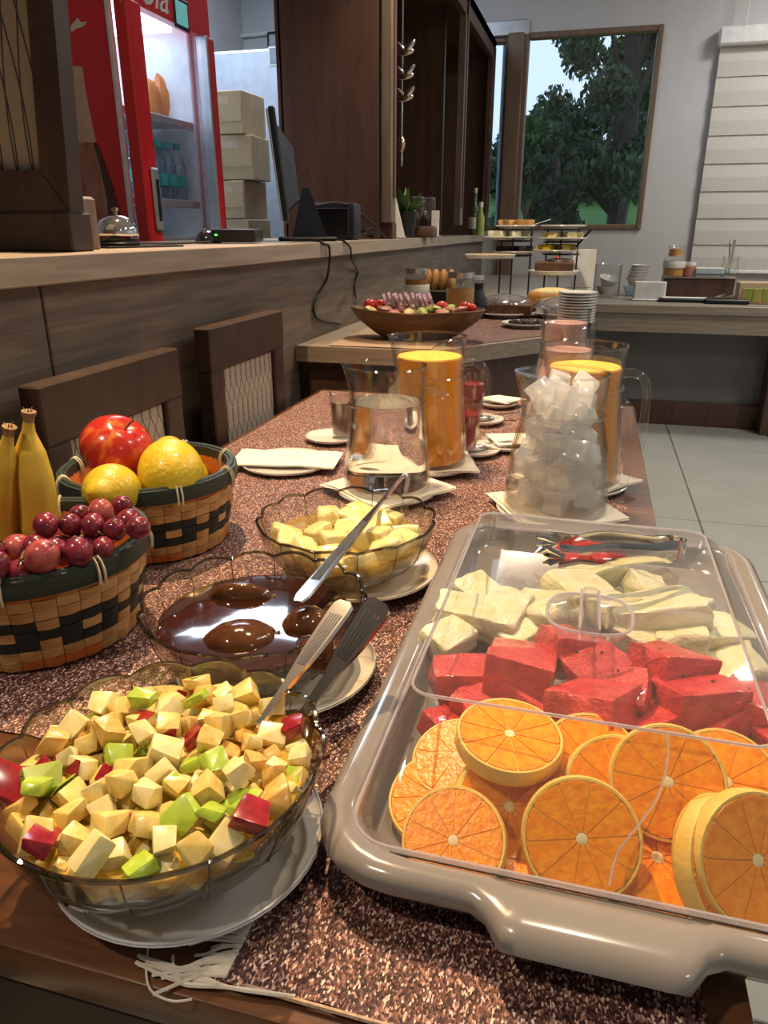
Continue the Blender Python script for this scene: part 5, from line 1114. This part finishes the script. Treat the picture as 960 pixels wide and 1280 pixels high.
def tier(base, z, r, kind, what, where, n=7):
    plate('tier_plate', 'white plate on the %s' % where, base + Vector((0, 0, z + .0045)), r, 'ceramic', .012)
    if not kind: return
    for k in range(n):
        a = k * 2 * PI / (n - 1); rr = 0 if k == n - 1 else r * .58
        o = obj('snack', pc[kind], None, base + Vector((rr * math.cos(a), rr * math.sin(a), z + .028)), (0, 0, a), (.024, .020, .022)); tag(o, '%s on the %s' % (what, where), 'snack', 'snacks on the %s' % where)
tier(p1, h1[1], .100, 'icing', 'dark cured meat roll', 'lowest tier of the stand by the bar'); tier(p1 + Vector((-.03, 0, 0)), h1[2], .110, 'melon', 'pale cheese bite', 'middle tier of the stand by the bar'); tier(p1 + Vector((.0, 0, 0)), h1[3], .09, 'bun', 'golden pastry bite', 'top tier of the stand by the bar')
tier(p2 + Vector((-.02, 0, 0)), h2[1], .100, 'lemon', 'yellow fruit wedge', 'lowest tier of the stand by the window wall'); tier(p2, h2[2], .105, 'cheese', 'pale yellow pastry', 'middle tier of the stand by the window wall'); tier(p2, h2[3], .095, None, '', 'top tier of the stand by the window wall')
solo('tray_paper', 'white paper sheet poking out of the top plate by the bar', 'paper', G().box((0, 0, 0), (.09, .03, .002), mx=Matrix.Rotation(-.3, 4, 'Y')), 'paperwhite', p1 + Vector((.10, .0, h1[3] + .028)))
# pedestal cake stand with biscuits (left of stand), chocolate cake and loaf under the right stand
def pedestal(label, p, r, h):
    t = thing('cake_pedestal', label, 'cake stand', p); part('stem', G().lathe([(0, 0), (r * .55, 0), (r * .5, .008), (.012, .02), (.012, h - .02), (r * .35, h - .004), (0, h - .004)], 28), 'glass', t); part('dish', G().lathe([(0, h - .004), (r * .9, h - .004), (r, h + .010), (r * .98, h + .011), (r * .88, h), (0, h)], 36), 'ceramic', t)
p = bp(610, 3.18); hp_ = PY(610, 322, 3.18).z - BZ; pedestal('glass-stemmed cake stand of flat biscuits by the bar', p, .105, hp_)
for k in range(7): a = k * 1.05; food('biscuit', 'flat golden biscuit on the glass-stemmed stand', 'biscuit', G().lathe([(0, 0), (.028, 0), (.03, .004), (.028, .009), (0, .01)], 16), 'bun', p + Vector((.058 * math.cos(a) * (k < 6), .058 * math.sin(a) * (k < 6), hp_ + .002)), group='biscuits on the cake stand')
p = bp(690, 3.24); hz_ = PY(690, 342, 3.24).z - BZ; pedestal('cake stand carrying the dark chocolate cake', p, .105, hz_)
t = thing('chocolate_cake', 'dark chocolate cake slices with red topping on a stand', 'cake', p + Vector((0, 0, hz_ + .001)))
part('sponge', G().box((0, 0, .022), (.15, .10, .044), .006), 'cakebrown', t); part('icing', G().ell((.02, 0, .046), (.055, .045, .012), 16, 8), 'icing', t); part('cherry', G().ell((.01, -.02, .058), .008, 10, 8), 'tomato', t)
p = bp(688, 3.04); t = thing('loaf_cake', 'golden brown loaf cake behind the wrapped sweets', 'cake', p + Vector((0, .095, 0))); part('loaf', G().box((0, 0, .04), (.19, .09, .08), .018, seg=3), 'cakegold', t); part('crust_top', G().ell((0, 0, .074), (.085, .04, .022), 18, 10), 'cheese', t)
spoon('cake_knife', 'steel cake knife beside the chocolate cake', p + Vector((.06, .05, .10)), p + Vector((.15, .06, .10)), False, 'steel', .8)
t = thing('black_server', 'black-handled server propped on the lowest tier', 'server', p2 + Vector((.06, -.02, h2[1] + .03))); part('handle', G().tube([(0, 0, 0), (.055, 0, .07)], [.004, .006], 8), 'black', t); part('blade', G().box((-.02, 0, -.002), (.05, .03, .002)), 'steel', t, 0)
t = thing('menu_stand', 'white card leaning behind the chocolate cake stand', 'card', bp(726, 3.56)); part('card_sheet', G().box((0, 0, .12), (.10, .004, .22), .001), 'paperwhite', t); part('card_foot', G().box((0, .02, .003), (.1, .06, .006), .001), 'alu', t)

# ---------------------------------------------------------------- back counter things
def kp(u, v): return PZ(u, v, KZ + .002)
cup_me = G().lathe([(0, 0), (.035, 0), (.04, .006), (.066, .055), (.064, .056), (.038, .010), (0, .008)], 24).mesh('cup_body', 'ceramic')
def stackcup(x, y, z, lab, grp, s=1, rot=(0, 0, 0)):
    o = obj('small_bowl', cup_me, None, (x, y, z), rot, (s, s, s)); tag(o, lab, 'bowl', grp)
p = kp(757, 372) + Vector((0, .09, 0)); t = thing('glass_canister', 'clear glass canister holding white bowls', 'canister', p); part('glass_body', G().lathe([(0, 0), (.082, 0), (.085, .005), (.085, .20), (.082, .20), (.082, .008), (0, .008)], 32), 'glass', t); part('lip', G().tube(circ(.0835, .20, 32), .003, 6, True), 'edge_glint', t)
stackcup(p.x, p.y, p.z + .012, 'white bowl inside the glass canister', 'bowls in the canister'); stackcup(p.x + .004, p.y, p.z + .065, 'white bowl inside the glass canister', 'bowls in the canister', 1, (.25, .2, 0))
p = kp(793, 371) + Vector((0, .10, 0))
t = thing('glass_bowl', 'clear glass dish under the stacked white cups', 'bowl', p); part('glass_body', G().lathe([(0, 0), (.05, 0), (.075, .06), (.072, .06), (.047, .006), (0, .006)], 28), 'pet', t); part('foot_ring', G().tube(circ(.05, .003, 28), .003, 6, True), 'pet', t)
for k in range(5): stackcup(p.x + .006 * k, p.y, p.z + .062 + k * .020, 'white cup in the stack on the glass dish', 'stacked white cups', .95)
p = kp(811, 376) + Vector((0, .05, 0)); t = thing('napkin_holder', 'white ribbed napkin bundle beside the cups', 'napkin holder', p)
for k in range(8): part('napkin_fold', G().box((0, -.035 + .010 * k, .055), (.19 - .004 * abs(k - 3), .008, .11), .003), 'paperwhite', t)
part('holder_base', G().box((0, 0, .004), (.20, .10, .008), .003), 'white', t)
a = kp(829, 374); b = kp(922, 377); t = thing('wooden_organiser', 'dark wooden organiser box on the back counter', 'organiser', ((a.x + b.x) / 2, a.y + .22, KZ)); ww = b.x - a.x
part('box_body', G().box((0, 0, .06), (ww, .18, .12), .004), 'walnut', t); part('box_lip', G().box((0, -.005, .124), (ww + .01, .19, .008), .002), 'walnut_lite', t)
oz = Vector(((a.x + b.x) / 2, a.y + .22, KZ + .13))
t = thing('cruet_jar', 'squat glass jar of amber preserve on the organiser', 'jar', oz + Vector((-ww * .36, 0, 0))); part('glass_body', G().lathe([(0, 0), (.065, 0), (.068, .1), (.05, .13), (.045, .17), (.05, .185), (.048, .185), (.043, .17), (0, .168)], 24), 'glass', t); part('contents', G().lathe([(0, .004), (.062, .004), (.064, .08), (0, .082)], 24), 'amber', t); part('paper_label', G().lathe([(.0685, .05), (.0695, .052), (.0695, .09), (.0685, .092)], 24), 'labelpaper', t); part('cork', G().lathe([(0, .165), (.04, .165), (.042, .12), (0, .12)], 16), 'bun', t)
t = thing('sachet_dish', 'low glass dish of sachets on the organiser', 'dish', oz + Vector((.06, 0, 0))); part('dish_body', G().box((0, 0, .025), (.20, .11, .05), .01), 'pet', t); part('sachets', G().box((0, 0, .035), (.17, .09, .04), .006), 'labelpaper', t)
t = thing('small_red_jar', 'small jar with red contents beside the amber jar', 'jar', oz + Vector((-ww * .13, .0, 0))); part('glass_body', G().lathe([(0, 0), (.036, 0), (.038, .06), (.03, .07), (0, .07)], 18), 'ham', t); part('lid', G().lathe([(0, .068), (.034, .068), (.034, .085), (0, .085)], 18), 'white', t)
t = thing('cutlery_jug', 'clear glass jug of spoons on the organiser end', 'jug', oz + Vector((ww * .43, .01, 0))); part('glass_body', G().lathe([(0, 0), (.05, 0), (.055, .05), (.045, .09), (.05, .12), (.048, .12), (.043, .09), (.05, .05), (0, .006)], 24), 'glass', t); part('handle', G().tube(smooth_path([(.048, 0, .10), (.08, 0, .09), (.08, 0, .05), (.052, 0, .04)], 5), .006, 6), 'glass', t)
for k, (dx, dy) in enumerate(((-.07, .0), (-.02, .02), (.0, -.02))): spoon('long_spoon', ['long steel spoon leaning outward in the glass jug', 'upright steel spoon at the back of the glass jug', 'upright steel spoon at the front of the glass jug'][k], oz + Vector((ww * .43 + dx * .1, .01 + dy * .2, .02)), oz + Vector((ww * .43 + dx, .01 + dy, .22)), False, 'steel', .9)
p = kp(852, 378) + Vector((.02, .06, 0)); t = thing('black_tray', 'flat black tray with white napkins on the back counter', 'tray', p); part('tray_body', G().box((0, 0, .01), (.30, .10, .02), .006), 'black', t); part('napkin_strip', G().box((.0, -.005, .023), (.26, .07, .006), .002), 'paperwhite', t)
p = kp(892, 380) + Vector((.075, .06, 0)); t = thing('cutlery_tray', 'black tray of steel cutlery next to the napkin tray', 'tray', p); part('tray_body', G().box((0, 0, .013), (.24, .11, .026), .006), 'black', t)
for k in range(7): part('cutlery', G().tube([(-.09 + .02 * k, -.03, .03), (-.05 + .02 * k, .03, .035 + .006 * (k % 3))], .006, 6), 'chrome', t)
p = kp(942, 380) + Vector((.04, .07, 0)); t = thing('tea_box', 'wooden box of green tea sachets at the counter end', 'box', p); part('box_body', G().box((0, 0, .06), (.26, .13, .12), .004), 'card', t)
for k in range(4): part('tea_sachet', G().box((-.085 + .056 * k, -.067, .05), (.05, .006, .075), .002), 'greenbox', t)
